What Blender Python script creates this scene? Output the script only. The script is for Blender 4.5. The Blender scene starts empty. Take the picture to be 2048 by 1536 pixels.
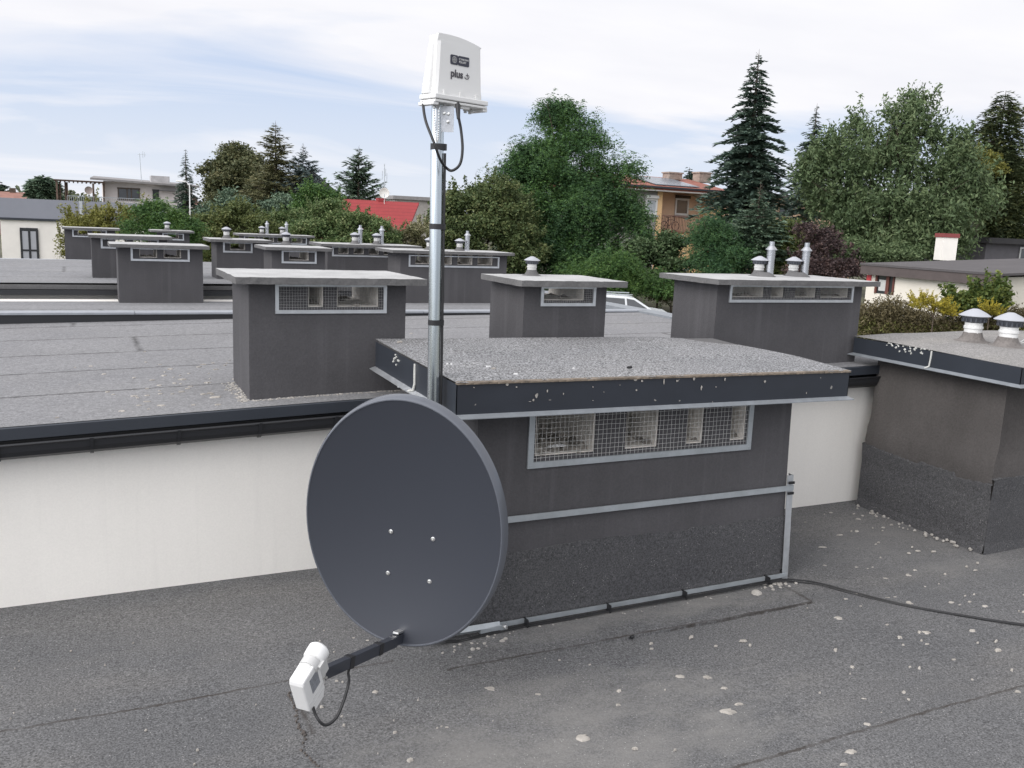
import bpy, math, random
import numpy as np
from mathutils import Vector, Matrix
random.seed(7); rng = np.random.default_rng(11)
S = bpy.context.scene; COL = S.collection
PI = math.pi; R = math.radians

# ------------------------------------------------------------------ camera frame (world: X along the terrace, Y away, Z up, eye at the origin)
FPX, YAW, PIT, ROL = 1802.0, R(25.85), R(10.09), R(2.43)
_fw = np.array([math.sin(YAW)*math.cos(PIT), math.cos(YAW)*math.cos(PIT), -math.sin(PIT)])
_r0 = np.array([math.cos(YAW), -math.sin(YAW), 0.0]); _u0 = np.cross(_r0, _fw)
_r = math.cos(ROL)*_r0 + math.sin(ROL)*_u0; _u = -math.sin(ROL)*_r0 + math.cos(ROL)*_u0
def ray(x, y): return (x-1024)/FPX*_r - (y-768)/FPX*_u + _fw
def onz(x, y, z): d = ray(x, y); return d*z/d[2]
def ony(x, y, Y): d = ray(x, y); return d*Y/d[1]
def onx(x, y, X): d = ray(x, y); return d*X/d[0]
def at_d(x, y, d): return ray(x, y)*d
GZ = -4.2

# ------------------------------------------------------------------ materials
def M_(name):
    m = bpy.data.materials.new(name); m.use_nodes = True
    nt = m.node_tree; b = nt.nodes['Principled BSDF']
    return m, nt, b
def N(nt, t, **k):
    n = nt.nodes.new(t)
    for a, v in k.items():
        if a in ('inputs',):
            for i, x in v.items(): n.inputs[i].default_value = x
        else: setattr(n, a, v)
    return n
def c4(c): return (c[0], c[1], c[2], 1.0)
def coord(nt, scale=(1, 1, 1), kind='Object'):
    tc = N(nt, 'ShaderNodeTexCoord'); mp = N(nt, 'ShaderNodeMapping'); mp.inputs['Scale'].default_value = scale
    if kind == 'World':
        g = N(nt, 'ShaderNodeNewGeometry'); nt.links.new(g.outputs['Position'], mp.inputs['Vector'])
    else: nt.links.new(tc.outputs[kind], mp.inputs['Vector'])
    return mp.outputs['Vector']
def noise(nt, vec, scale, detail=4, rough=.6):
    n = N(nt, 'ShaderNodeTexNoise'); n.inputs['Scale'].default_value = scale
    n.inputs['Detail'].default_value = detail; n.inputs['Roughness'].default_value = rough
    nt.links.new(vec, n.inputs['Vector']); return n.outputs['Fac']
def ramp(nt, fac, stops):
    r = N(nt, 'ShaderNodeValToRGB'); nt.links.new(fac, r.inputs['Fac'])
    e = r.color_ramp.elements
    while len(e) < len(stops): e.new(.5)
    for q, (p, c) in zip(e, stops):
        q.position = p; q.color = c4(c) if not isinstance(c, (int, float)) else (c, c, c, 1)
    return r.outputs['Color']
def mixc(nt, fac, a, b, mode='MIX'):
    m = N(nt, 'ShaderNodeMix', data_type='RGBA', blend_type=mode)
    if isinstance(fac, (int, float)): m.inputs[0].default_value = fac
    else: nt.links.new(fac, m.inputs[0])
    for i, v in ((6, a), (7, b)):
        if isinstance(v, tuple): m.inputs[i].default_value = c4(v)
        else: nt.links.new(v, m.inputs[i])
    return m.outputs[2]
def math_(nt, op, a, b=None, c=None, clamp=False):
    m = N(nt, 'ShaderNodeMath', operation=op); m.use_clamp = clamp
    for i, v in enumerate((a, b, c)):
        if v is None: continue
        if isinstance(v, (int, float)): m.inputs[i].default_value = v
        else: nt.links.new(v, m.inputs[i])
    return m.outputs[0]
def bump(nt, b, h, strength=.3, dist=.01):
    n = N(nt, 'ShaderNodeBump'); n.inputs['Strength'].default_value = strength; n.inputs['Distance'].default_value = dist
    nt.links.new(h, n.inputs['Height']); nt.links.new(n.outputs['Normal'], b.inputs['Normal'])
def simple(name, col, rough=.7, metal=0.0, var=.12, vscale=3.0, bscale=None, bstr=.2, bdist=.004, spec=.5, fine=None):
    m, nt, b = M_(name); v = coord(nt, kind='World')
    lo = tuple(x*(1-var) for x in col); hi = tuple(min(1, x*(1+var)) for x in col)
    f = noise(nt, v, vscale, 5)
    c = ramp(nt, f, [(.3, lo), (.7, hi)])
    if fine:
        ff = noise(nt, v, fine[0], 2, .7)
        c = mixc(nt, 1.0, c, ramp(nt, ff, [(.3, 1-fine[1]), (.7, 1+fine[1])]), 'MULTIPLY')
    nt.links.new(c, b.inputs['Base Color'])
    b.inputs['Roughness'].default_value = rough; b.inputs['Metallic'].default_value = metal
    b.inputs['Specular IOR Level'].default_value = spec
    if bscale: bump(nt, b, noise(nt, v, bscale, 3), bstr, bdist)
    return m

def felt(name, lo, hi, seams=(), warp=.012, stain=(.17, .16, .145), stain_amt=.5, gran=170, seamcol=(.035, .033, .032), sw=.006, cross=(), gcon=.55, dust=(), flk=.55):
    """mineral felt: granule speckle, cloudy wear, dark lap seams running along X at the given y"""
    m, nt, b = M_(name); v = coord(nt, kind='World')
    g = noise(nt, v, gran, 2, .75); g2 = noise(nt, v, gran*.42, 2, .6)
    cl = noise(nt, v, 1.6, 6, .6); big = noise(nt, coord(nt, (.55, 1.5, 1), 'World'), 1.1, 6, .62)
    c = ramp(nt, cl, [(.3, lo), (.7, hi)])
    c = mixc(nt, ramp(nt, big, [(.48, 0.0), (.72, stain_amt)]), c, stain)
    c = mixc(nt, 1.0, c, ramp(nt, g, [(.32, 1-gcon), (.5, 1.0), (.68, 1+gcon)]), 'MULTIPLY')
    c = mixc(nt, 1.0, c, ramp(nt, g2, [(.3, .84), (.7, 1.16)]), 'MULTIPLY')
    sp = N(nt, 'ShaderNodeTexVoronoi'); sp.inputs['Scale'].default_value = 90; nt.links.new(v, sp.inputs['Vector'])
    for (dx, dy, rx, ry, amt) in dust:   # pale cement dust trodden round this spot
        sx_ = N(nt, 'ShaderNodeSeparateXYZ'); nt.links.new(v, sx_.inputs[0])
        ex = math_(nt, 'POWER', math_(nt, 'DIVIDE', math_(nt, 'SUBTRACT', sx_.outputs[0], dx), rx), 2.0); ey = math_(nt, 'POWER', math_(nt, 'DIVIDE', math_(nt, 'SUBTRACT', sx_.outputs[1], dy), ry), 2.0)
        fall = math_(nt, 'SUBTRACT', 1.0, math_(nt, 'ADD', ex, ey), clamp=True)
        nn = ramp(nt, math_(nt, 'ADD', math_(nt, 'MULTIPLY', noise(nt, coord(nt, (1, 1.8, 1), 'World'), 3.2, 8, .68), .8), math_(nt, 'MULTIPLY', fall, .34)), [(.54, 0.0), (.86, 1.0)])
        c = mixc(nt, math_(nt, 'MULTIPLY', math_(nt, 'MULTIPLY', nn, math_(nt, 'MINIMUM', math_(nt, 'MULTIPLY', fall, 3.0), 1.0)), amt), c, (.225, .218, .206))
    fle = math_(nt, 'MULTIPLY', math_(nt, 'LESS_THAN', sp.outputs['Distance'], .16), math_(nt, 'GREATER_THAN', noise(nt, v, 23, 2), .57))
    c = mixc(nt, math_(nt, 'MULTIPLY', fle, flk), c, (.55, .54, .52))
    if seams or cross:
        sx = N(nt, 'ShaderNodeSeparateXYZ'); nt.links.new(v, sx.inputs[0])
        w = math_(nt, 'ADD', math_(nt, 'MULTIPLY', math_(nt, 'SUBTRACT', noise(nt, v, 3.0, 5, .6), .5), warp*3), math_(nt, 'MULTIPLY', math_(nt, 'SUBTRACT', noise(nt, v, 38, 3, .7), .5), sw*1.8))
        tot = None
        for s in seams:
            if len(s) == 3: y0, xa, xb = s
            else: (y0,) = s; xa, xb = -99, 99
            d = math_(nt, 'ABSOLUTE', math_(nt, 'SUBTRACT', math_(nt, 'ADD', sx.outputs[1], w), y0))
            k = math_(nt, 'MULTIPLY', math_(nt, 'SUBTRACT', 1.0, math_(nt, 'DIVIDE', d, sw*.75), clamp=True), 1.9, clamp=True)
            k = math_(nt, 'MULTIPLY', k, math_(nt, 'GREATER_THAN', sx.outputs[0], xa)); k = math_(nt, 'MULTIPLY', k, math_(nt, 'LESS_THAN', sx.outputs[0], xb))
            tot = k if tot is None else math_(nt, 'MAXIMUM', tot, k)
        for x0, ya, yb in cross:
            d = math_(nt, 'ABSOLUTE', math_(nt, 'SUBTRACT', math_(nt, 'ADD', sx.outputs[0], w), x0))
            k = math_(nt, 'SUBTRACT', 1.0, math_(nt, 'DIVIDE', d, sw*1.4), clamp=True)
            k = math_(nt, 'MULTIPLY', k, math_(nt, 'GREATER_THAN', sx.outputs[1], ya)); k = math_(nt, 'MULTIPLY', k, math_(nt, 'LESS_THAN', sx.outputs[1], yb))
            tot = k if tot is None else math_(nt, 'MAXIMUM', tot, k)
        brk = ramp(nt, noise(nt, v, 9, 3), [(.35, .35), (.6, 1.0)])
        c = mixc(nt, math_(nt, 'MULTIPLY', tot, math_(nt, 'MULTIPLY', brk, .8)), c, seamcol)
    nt.links.new(c, b.inputs['Base Color']); b.inputs['Roughness'].default_value = .93
    b.inputs['Specular IOR Level'].default_value = .25
    h = math_(nt, 'ADD', g, math_(nt, 'MULTIPLY', noise(nt, v, 6, 4), 1.4))
    bump(nt, b, h, .5, .004)
    return m

def render_mat(name, col, wall_bump=.35, scale=120, mott=.13, gr=.14, streak=0):
    m, nt, b = M_(name); v = coord(nt, kind='World')
    g = noise(nt, v, scale, 3, .65); cl = noise(nt, v, 2.2, 6, .6); st = noise(nt, coord(nt, (5, 5, .7), 'World'), 2.5, 4, .6)
    c = ramp(nt, cl, [(.3, tuple(x*(1-mott) for x in col)), (.7, tuple(min(1, x*(1+mott)) for x in col))])
    c = mixc(nt, 1.0, c, ramp(nt, g, [(.3, 1-gr), (.7, 1+gr)]), 'MULTIPLY')
    c = mixc(nt, 1.0, c, ramp(nt, st, [(.3, 1-gr*.4), (.7, 1+gr*.4)]), 'MULTIPLY')
    nt.links.new(c, b.inputs['Base Color']); b.inputs['Roughness'].default_value = .92; b.inputs['Specular IOR Level'].default_value = .2
    if streak:
        sm = ramp(nt, noise(nt, coord(nt, (9, 9, .35), 'World'), 2.0, 5, .6), [(.56, 0.0), (.74, 1.0)])
        c = mixc(nt, math_(nt, 'MULTIPLY', sm, streak), c, tuple(min(1, x*1.55+.02) for x in col) if col[0] < .3 else tuple(x*.80 for x in col)); nt.links.new(c, b.inputs['Base Color'])
    bump(nt, b, math_(nt, 'ADD', g, math_(nt, 'MULTIPLY', noise(nt, v, scale*.25, 3), .8)), wall_bump, .004)
    return m

def metal(name, col, rough=.35, met=.85, streak=.12):
    m, nt, b = M_(name)
    f = noise(nt, coord(nt, (1, 1, 1), 'World'), 14, 5, .65); f2 = noise(nt, coord(nt, kind='World'), 60, 2)
    c = ramp(nt, f, [(.3, tuple(x*(1-streak) for x in col)), (.7, tuple(min(1, x*(1+streak)) for x in col))])
    nt.links.new(c, b.inputs['Base Color']); b.inputs['Metallic'].default_value = met
    nt.links.new(ramp(nt, f2, [(.3, rough*.8), (.7, rough*1.25)]), b.inputs['Roughness'])
    return m

def sheet_dirty(name, col):
    """painted anthracite sheet with bird-dropping and mortar spots"""
    m, nt, b = M_(name); v = coord(nt, kind='World')
    c = ramp(nt, noise(nt, v, 4, 5), [(.3, tuple(x*.88 for x in col)), (.7, tuple(x*1.12 for x in col))])
    vo = N(nt, 'ShaderNodeTexVoronoi'); vo.inputs['Scale'].default_value = 26; vo.inputs['Randomness'].default_value = 1
    vv = N(nt, 'ShaderNodeMix', data_type='VECTOR'); vv.inputs[0].default_value = .035
    nz = N(nt, 'ShaderNodeTexNoise'); nz.inputs['Scale'].default_value = 30; nt.links.new(v, nz.inputs['Vector'])
    nt.links.new(v, vv.inputs[4]); nt.links.new(nz.outputs['Color'], vv.inputs[5]); nt.links.new(vv.outputs[1], vo.inputs['Vector'])
    spot = math_(nt, 'LESS_THAN', vo.outputs['Distance'], math_(nt, 'MULTIPLY', math_(nt, 'SUBTRACT', noise(nt, v, 7, 3), .535), 2.2))
    c = mixc(nt, math_(nt, 'MULTIPLY', spot, .55), c, (.42, .40, .36))
    nt.links.new(c, b.inputs['Base Color']); b.inputs['Roughness'].default_value = .42
    bump(nt, b, noise(nt, v, 2.5, 2), .25, .01)
    return m

def leaf_mat(name, cols, transl=.25, clump=1.1, rough=.6, gain=1.35):
    """cols: dark, mid, light leaf colours; varies leaf by leaf and clump by clump"""
    m = bpy.data.materials.new(name); m.use_nodes = True; nt = m.node_tree; nt.nodes.clear()
    out = N(nt, 'ShaderNodeOutputMaterial'); g = N(nt, 'ShaderNodeNewGeometry')
    v = coord(nt, kind='World'); cl = noise(nt, v, clump, 3, .6)
    f = math_(nt, 'ADD', math_(nt, 'MULTIPLY', g.outputs['Random Per Island'], .5), math_(nt, 'MULTIPLY', cl, .8)); f = math_(nt, 'SUBTRACT', f, .15, clamp=True)
    cols = [tuple(min(.8, x*gain) for x in c_) for c_ in cols]; c = ramp(nt, f, [(.12, cols[0]), (.5, cols[1]), (.88, cols[2])])
    d = N(nt, 'ShaderNodeBsdfPrincipled'); d.inputs['Roughness'].default_value = rough; d.inputs['Specular IOR Level'].default_value = .3
    t = N(nt, 'ShaderNodeBsdfTranslucent'); mx = N(nt, 'ShaderNodeMixShader'); mx.inputs[0].default_value = transl
    nt.links.new(c, d.inputs['Base Color']); nt.links.new(c, t.inputs['Color'])
    nt.links.new(d.outputs[0], mx.inputs[1]); nt.links.new(t.outputs[0], mx.inputs[2]); nt.links.new(mx.outputs[0], out.inputs[0])
    return m

MT = {}
MT['wall'] = render_mat('dark_render', (.080, .078, .082), gr=.10, mott=.12, streak=.30)
MT['slab'] = simple('concrete_slab', (.39, .39, .385), .9, var=.16, vscale=5, bscale=60, bstr=.3, fine=(130, .14))
MT['slab_edge'] = render_mat('slab_edge_render', (.13, .128, .128), scale=90)
MT['white'] = render_mat('white_render', (.80, .775, .725), .07, 140, .015, .03, streak=.22)
MT['white_far'] = simple('white_plaster', (.78, .75, .70), .9, var=.05, vscale=1.5)
MT['galv'] = metal('galvanised_sheet', (.56, .58, .60), .42, .75)
MT['coping'] = metal('coping_sheet', (.34, .36, .39), .5, .5)
MT['lip'] = metal('drip_lip_sheet', (.26, .28, .30), .5, .4)
MT['galv_dull'] = metal('dull_galvanised', (.40, .43, .45), .5, .55)
MT['steel'] = metal('stainless_flue', (.48, .49, .51), .25, .97, .05)
MT['fascia'] = sheet_dirty('anthracite_sheet', (.022, .026, .035))
MT['fascia_clean'] = simple('anthracite_sheet_clean', (.028, .033, .042), .38, var=.1, vscale=3, spec=.5)
MT['gutter'] = simple('gutter_black', (.020, .021, .024), .38, var=.1, spec=.5)
MT['black'] = simple('black_rubber', (.012, .012, .013), .5, var=.1)
MT['tape'] = simple('black_tape', (.016, .016, .018), .42, var=.1)
MT['cream'] = simple('flue_block', (.72, .68, .62), .95, var=.2, vscale=14, bscale=70, bstr=.5, fine=(40, .14))
MT['dirt'] = simple('flue_rubble', (.27, .25, .22), .95, var=.5, vscale=18, bscale=40, bstr=.9, bdist=.02)
MT['wire'] = simple('mesh_wire', (.58, .58, .56), .5, var=.1)
MT['brown_edge'] = simple('felt_edge_brown', (.16, .13, .10), .9, var=.4, vscale=25)
MT['sealant'] = simple('sealant', (.50, .50, .47), .6, var=.1, vscale=20)
MT['mortar'] = simple('mortar_crumb', (.36, .34, .31), .95, var=.2, vscale=30, bscale=120, bstr=.6)
MT['splat'] = simple('plaster_splash', (.37, .345, .31), .95, var=.22, vscale=22, bscale=150, bstr=.4)
MT['roof_near'] = felt('roof_felt_near', (.106, .107, .110), (.140, .139, .139), seams=((3.03, -9, 1.02), (2.0, 1.0, 9), (1.05,), (2.885, 1.18, 2.97), (.0,)), cross=((.63, 2.66, 3.03), (2.97, 2.88, 3.12), (4.9, 2.0, 2.8)),
                       gran=150, stain=(.160, .153, .145), stain_amt=.6, sw=.011, gcon=.52, dust=((1.45, 2.3, 1.2, .62, .75), (2.2, 3.05, 1.3, .16, .8), (4.0, 3.3, .8, .9, .45), (-.3, 1.6, 1.6, .8, .35)), seamcol=(.045, .038, .033))
MT['roof_mid'] = felt('roof_felt_second', (.190, .190, .196), (.225, .224, .228), seams=tuple((s,) for s in (4.49, 5.02, 5.54, 6.09, 6.61)), cross=((.30, 5.54, 6.09), (-.05, 6.6, 6.8), (3.9, 5.02, 5.54)), gran=110, stain_amt=.15, gcon=.22, sw=.018, stain=(.21, .205, .19))
MT['roof_far'] = felt('roof_felt_far', (.195, .197, .205), (.23, .23, .236), seams=tuple((s,) for s in (7.5, 8.05, 8.6, 10.2, 11.1, 12.2, 13.2)), cross=((.15, 7.3, 8.05), (-.15, 11.1, 12.2)), gran=60, stain_amt=.12, gcon=.15, sw=.02, stain=(.21, .205, .19))
MT['slab_felt'] = felt('slab_felt', (.18, .182, .187), (.235, .236, .24), gran=130, gcon=1.0, stain_amt=.25, stain=(.26, .25, .24))
MT['slab_felt2'] = felt('slab_felt_second', (.19, .185, .18), (.26, .25, .24), gran=120, gcon=.4, stain_amt=.5, stain=(.33, .31, .28))
MT['upstand'] = felt('felt_upstand', (.062, .062, .066), (.086, .086, .088), gran=150, gcon=.42, flk=.4, stain_amt=.15, stain=(.09, .085, .08))
MT['cone_felt'] = simple('felt_mound', (.17, .155, .145), .95, var=.2, vscale=16, bscale=60, bstr=.8, bdist=.01, fine=(60, .15))
MT['cap_grey'] = simple('cowl_cap_grey', (.36, .37, .40), .4, var=.06)
MT['cap_dark'] = simple('cowl_louvre_dark', (.07, .075, .09), .4, var=.1)
MT['white_pvc'] = simple('white_plastic', (.69, .69, .68), .35, var=.03)
MT['pvc_grey'] = simple('cowl_pipe_grey', (.50, .50, .49), .5, var=.06)
MT['dish'] = simple('dish_anthracite', (.034, .038, .049), .42, var=.02, vscale=2, spec=.5)
MT['dish_back'] = simple('dish_rim_grey', (.100, .108, .126), .24, var=.05)  # pale edge paint, lightened further to carry the rim's sky highlight
MT['screw'] = metal('screw_zinc', (.75, .75, .73), .3, .9)
MT['label'] = simple('grey_label', (.20, .21, .23), .5, var=.3, vscale=120)
MT['badge'] = simple('badge_navy', (.028, .030, .048), .4, var=.05)
MT['ink'] = simple('print_ink', (.06, .055, .065), .5, var=.02)
MT['glass'] = simple('window_glass', (.035, .04, .045), .12, var=.3, vscale=.8, spec=.8)
MT['bark'] = simple('bark', (.085, .065, .05), .95, var=.35, vscale=9, bscale=20, bstr=.8, bdist=.03)

# ------------------------------------------------------------------ mesh collector
class MB:
    def __init__(s): s.v = []; s.f = []; s.m = []; s.sm = []
    def add(s, vs, fs, m=0, smooth=False):
        k = len(s.v); s.v += [tuple(map(float, p)) for p in vs]; s.f += [tuple(k+i for i in f) for f in fs]; s.m += [m]*len(fs); s.sm += [smooth]*len(fs); return s
    def hexa(s, p, m=0):   # 8 corners: bottom 4 (ccw from above), top 4
        return s.add(p, [(0, 3, 2, 1), (4, 5, 6, 7), (0, 1, 5, 4), (1, 2, 6, 5), (2, 3, 7, 6), (3, 0, 4, 7)], m)
    def box(s, x0, x1, y0, y1, z0, z1, m=0):
        return s.hexa([(x0, y0, z0), (x1, y0, z0), (x1, y1, z0), (x0, y1, z0), (x0, y0, z1), (x1, y0, z1), (x1, y1, z1), (x0, y1, z1)], m)
    def obox(s, c, ax, half, m=0):   # oriented box
        c = np.array(c); a, b, d = [np.array(q)*h for q, h in zip(ax, half)]
        P = [c-a-b-d, c+a-b-d, c+a+b-d, c-a+b-d, c-a-b+d, c+a-b+d, c+a+b+d, c-a+b+d]
        return s.hexa(P, m)
    def tube(s, pts, r, n=10, m=0, cap=True, smooth=True):
        pts = [np.array(p, float) for p in pts]; rs = r if isinstance(r, (list, tuple)) else [r]*len(pts)
        t = pts[1]-pts[0]; a = np.cross(t, [0, 0, 1.0]);
        if np.linalg.norm(a) < 1e-6: a = np.array([1.0, 0, 0])
        a /= np.linalg.norm(a); vs = []; fs = []
        for i, p in enumerate(pts):
            t = pts[min(i+1, len(pts)-1)]-pts[max(i-1, 0)]; t = t/(np.linalg.norm(t)+1e-12)
            a = a-t*(a@t); a /= np.linalg.norm(a); b = np.cross(t, a)
            for k in range(n):
                q = 2*PI*k/n; vs.append(p+rs[i]*(math.cos(q)*a+math.sin(q)*b))
        for i in range(len(pts)-1):
            for k in range(n):
                fs.append((i*n+k, i*n+(k+1) % n, (i+1)*n+(k+1) % n, (i+1)*n+k))
        s.add(vs, fs, m, smooth)
        if cap: s.add([vs[k] for k in range(n)][::-1], [tuple(range(n))], m); s.add([vs[-n+k] for k in range(n)], [tuple(range(n))], m)
        return s
    def lathe(s, c, prof, n=24, m=0, ax=None, smooth=True, jag=0):   # profile [(r,h)] along axis
        c = np.array(c, float)
        if ax is None: a, b, t = np.eye(3)
        else: a, b, t = [np.array(q) for q in ax]
        vs = []; fs = []
        for r_, h in prof:
            for k in range(n):
                q = 2*PI*k/n; rr = r_*(1+(random.uniform(-jag, jag) if jag else 0)); vs.append(c+rr*math.cos(q)*a+rr*math.sin(q)*b+h*t)
        for i in range(len(prof)-1):
            for k in range(n): fs.append((i*n+k, i*n+(k+1) % n, (i+1)*n+(k+1) % n, (i+1)*n+k))
        fs.append(tuple(range(n))[::-1]); k0 = (len(prof)-1)*n; fs.append(tuple(k0+k for k in range(n)))
        return s.add(vs, fs, m, smooth)
    def prism(s, poly, t0, t1, m=0):  # poly: list of 3d points, extruded by vectors t0..t1
        n = len(poly); A = [np.array(p)+t0 for p in poly]; B = [np.array(p)+t1 for p in poly]
        fs = [tuple(range(n))[::-1], tuple(range(n, 2*n))]+[(i, (i+1) % n, n+(i+1) % n, n+i) for i in range(n)]
        return s.add(A+B, fs, m)
    def build(s, name, mats, parent=None, bev=0, sharp=True, label=None):
        me = bpy.data.meshes.new(name); off = wl(parent)
        me.from_pydata([(x-off[0], y-off[1], z-off[2]) for x, y, z in s.v], [], s.f)
        for m in (mats if isinstance(mats, (list, tuple)) else [mats]): me.materials.append(m)
        me.polygons.foreach_set('material_index', s.m); me.polygons.foreach_set('use_smooth', s.sm); me.update()
        if any(s.sm): me.set_sharp_from_angle(angle=R(38))
        o = bpy.data.objects.new(name, me); COL.objects.link(o)
        if parent: o.parent = parent
        if bev:
            b = o.modifiers.new('bevel', 'BEVEL'); b.width = bev; b.segments = 2; b.limit_method = 'ANGLE'; b.angle_limit = R(40)
        if label: o['label'] = label
        return o
def wl(o):
    p = np.zeros(3)
    while o: p = p+np.array(o.location); o = o.parent
    return p
def thing(name, label, cat, loc=(0, 0, 0), group=None):
    o = bpy.data.objects.new(name, None); COL.objects.link(o); o.location = tuple(map(float, loc)); o.empty_display_size = .1
    return tag(o, label, cat, group)
def tag(o, label, cat, group=None, kind=None):
    if label: o['label'] = label
    if cat: o['category'] = cat
    if group: o['group'] = group
    if kind: o['kind'] = kind
    return o
def arr_obj(name, V, k, mat, parent=None):   # V: (n*k,3) verts, faces of k verts each
    V = np.asarray(V, np.float32)-wl(parent).astype(np.float32); n = len(V)//k
    me = bpy.data.meshes.new(name); me.vertices.add(n*k); me.vertices.foreach_set('co', V.ravel())
    me.loops.add(n*k); me.loops.foreach_set('vertex_index', np.arange(n*k, dtype=np.int32))
    me.polygons.add(n); me.polygons.foreach_set('loop_start', np.arange(0, n*k, k, dtype=np.int32))
    me.materials.append(mat); me.update(calc_edges=True)
    o = bpy.data.objects.new(name, me); COL.objects.link(o)
    if parent: o.parent = parent
    return o
def spline(pts, n=8):
    pts = [np.array(p, float) for p in pts]; P = [2*pts[0]-pts[1]]+pts+[2*pts[-1]-pts[-2]]; out = []
    for i in range(1, len(P)-2):
        for k in range(n):
            t = k/n; a, b, c, d = P[i-1:i+3]
            out.append(.5*((2*b)+(-a+c)*t+(2*a-5*b+4*c-d)*t*t+(-a+3*b-3*c+d)*t**3))
    return out+[pts[-1]]

# ================================================================== SETTING
gmat = simple('ground_soil_grass', (.085, .085, .05), .95, var=.4, vscale=.35)
g = MB(); g.add([(-500, -60, GZ), (700, -60, GZ), (700, 900, GZ), (-500, 900, GZ)], [(0, 1, 2, 3)]); tag(g.build('ground', gmat), None, None, kind='structure')

def zr2(x): return -.856+.0332*x if x < 1.07 else -.8205+.019*(x-1.07)
YW, XE = 4.04, 4.62
# --- near roof we stand on
h0 = thing('terraced_house', 'nearest flat roof in dark speckled felt, under the satellite dish', 'house', (2.0, 1.0, -4.2))
g = MB(); nx, ny = 60, 50
vs = []; fs = []
for j in range(ny+1):
    for i in range(nx+1):
        x = -4+i*11.0/nx; y = -3+j*7.04/ny
        z = -1.65+.006*math.sin(x*3.1+y*1.3)*math.sin(y*2.3+.7)
        if y > 4.0: z = -1.65
        vs.append((x, y, z))
for j in range(ny):
    for i in range(nx): k = j*(nx+1)+i; fs.append((k, k+1, k+nx+2, k+nx+1))
g.add(vs, fs, 0, True); g.build('roof', MT['roof_near'], h0)
g = MB(); g.box(-4, 7, -3, 4.0, -4.2, -1.70); g.build('wall', MT['white'], h0)
# felt apron patch in front of the chimney
def patch(poly, z, name, mat, parent, jag=.006, h=.004):
    pts = []
    for a, b in zip(poly, poly[1:]+poly[:1]):
        L = math.dist(a, b); n = max(1, int(L/.03))
        for k in range(n): t = k/n; pts.append((a[0]+(b[0]-a[0])*t+random.uniform(-jag, jag), a[1]+(b[1]-a[1])*t+random.uniform(-jag, jag), z))
    m = MB(); m.prism(pts, np.array([0, 0, -.012]), np.array([0, 0, h])); return m.build(name, mat, parent)
patch([(1.20, 2.87), (2.96, 2.885), (3.10, 3.0), (3.10, 3.28), (1.15, 3.28)], -1.647, 'felt_apron', MT['roof_near'], h0)

def blob(mb, x, y, z, r, asp=1.0, ang=0, h=.004, n=None):
    n = n or random.choice((11, 13, 15)); ps = []
    for k in range(n):
        q = 2*PI*k/n; rr = r*random.uniform(.5, 1.2); u, v = rr*math.cos(q), rr*asp*math.sin(q)
        ps.append((x+u*math.cos(ang)-v*math.sin(ang), y+u*math.sin(ang)+v*math.cos(ang)))
    top = [(x+(a-x)*.75, y+(b-y)*.75, z+h) for a, b in ps]; bot = [(a, b, z-.003) for a, b in ps]
    mb.add(bot+top+[(x, y, z+h*1.15)], [(i, (i+1) % n, n+(i+1) % n, n+i) for i in range(n)]+[(n+i, n+(i+1) % n, 2*n) for i in range(n)], 0, True)
g = MB(); ZN = -1.648
for px, py, rp in [(1457, 1423, 24), (1270, 1497, 9), (1302, 1287, 9), (1432, 1292, 7), (1236, 1410, 8), (1238, 1382, 10), (750, 1384, 11), (640, 1283, 6), (707, 1277, 7), (735, 1282, 8), (668, 1305, 5),
                   (628, 1258, 4), (648, 1262, 5), (673, 1362, 6), (685, 1364, 4), (836, 1401, 4), (643, 1414, 6), (688, 1450, 4), (790, 1465, 7), (1572, 1127, 16), (1910, 1090, 8), (1745, 1135, 6),
                   (1806, 1290, 7), (1843, 1281, 6), (1700, 1348, 5), (1500, 1290, 10), (1330, 1380, 4), (1180, 1330, 6), (1090, 1318, 4), (1119, 1321, 7), (1640, 1386, 6), (1350, 1500, 5), (2035, 1384, 14), (1930, 1192, 9), (1850, 1174, 7), (1790, 1195, 8), (1890, 1148, 8), (820, 1520, 12), (395, 1500, 4), (150, 1420, 3), (210, 1330, 3)]:
    p = onz(px, py, ZN); blob(g, p[0], p[1], ZN, rp/560*.62, random.uniform(.5, .9), random.uniform(-.6, .3))
for i in range(190):   # splashes near and to the right of the chimney
    x = random.gauss(4.0, .55) if i < 120 else random.gauss(2.6, 1.3); y = random.uniform(2.0, 3.9) if i < 120 else random.uniform(1.2, 2.85)
    if 1.35 < x < 3.1 and y > 2.95: continue
    if x > 4.3 and y > 3.0: continue
    blob(g, x, y, ZN, random.uniform(.005, .021)*random.choice((1, 1, 1.4)), random.uniform(.3, .8), random.uniform(-.7, .7), .003)
for i in range(60):
    blob(g, random.uniform(-.6, 1.2), random.uniform(1.6, 3.6), ZN, random.uniform(.002, .005), .8, 0, .002, 6)
tag(g.build('plaster_splash', MT['splat'], h0), None, None, kind='stuff')
g = MB(); pts_ = [(578, 1385), (586, 1405), (592, 1425), (597, 1448), (604, 1462), (612, 1470), (606, 1500), (625, 1520), (640, 1536)]
for a, b in zip(pts_, pts_[1:]):
    for t in np.linspace(0, 1, 5)[:-1]:
        p = onz(a[0]+(b[0]-a[0])*t+random.uniform(-3, 3), a[1]+(b[1]-a[1])*t, ZN); blob(g, p[0], p[1], ZN, random.uniform(.003, .010), .6, random.uniform(0, 2), .002)
tag(g.build('bitumen_bleed', simple('bitumen_brown', (.088, .076, .068), .8, var=.25, vscale=30, bscale=80), h0), None, None, kind='stuff')

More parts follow.
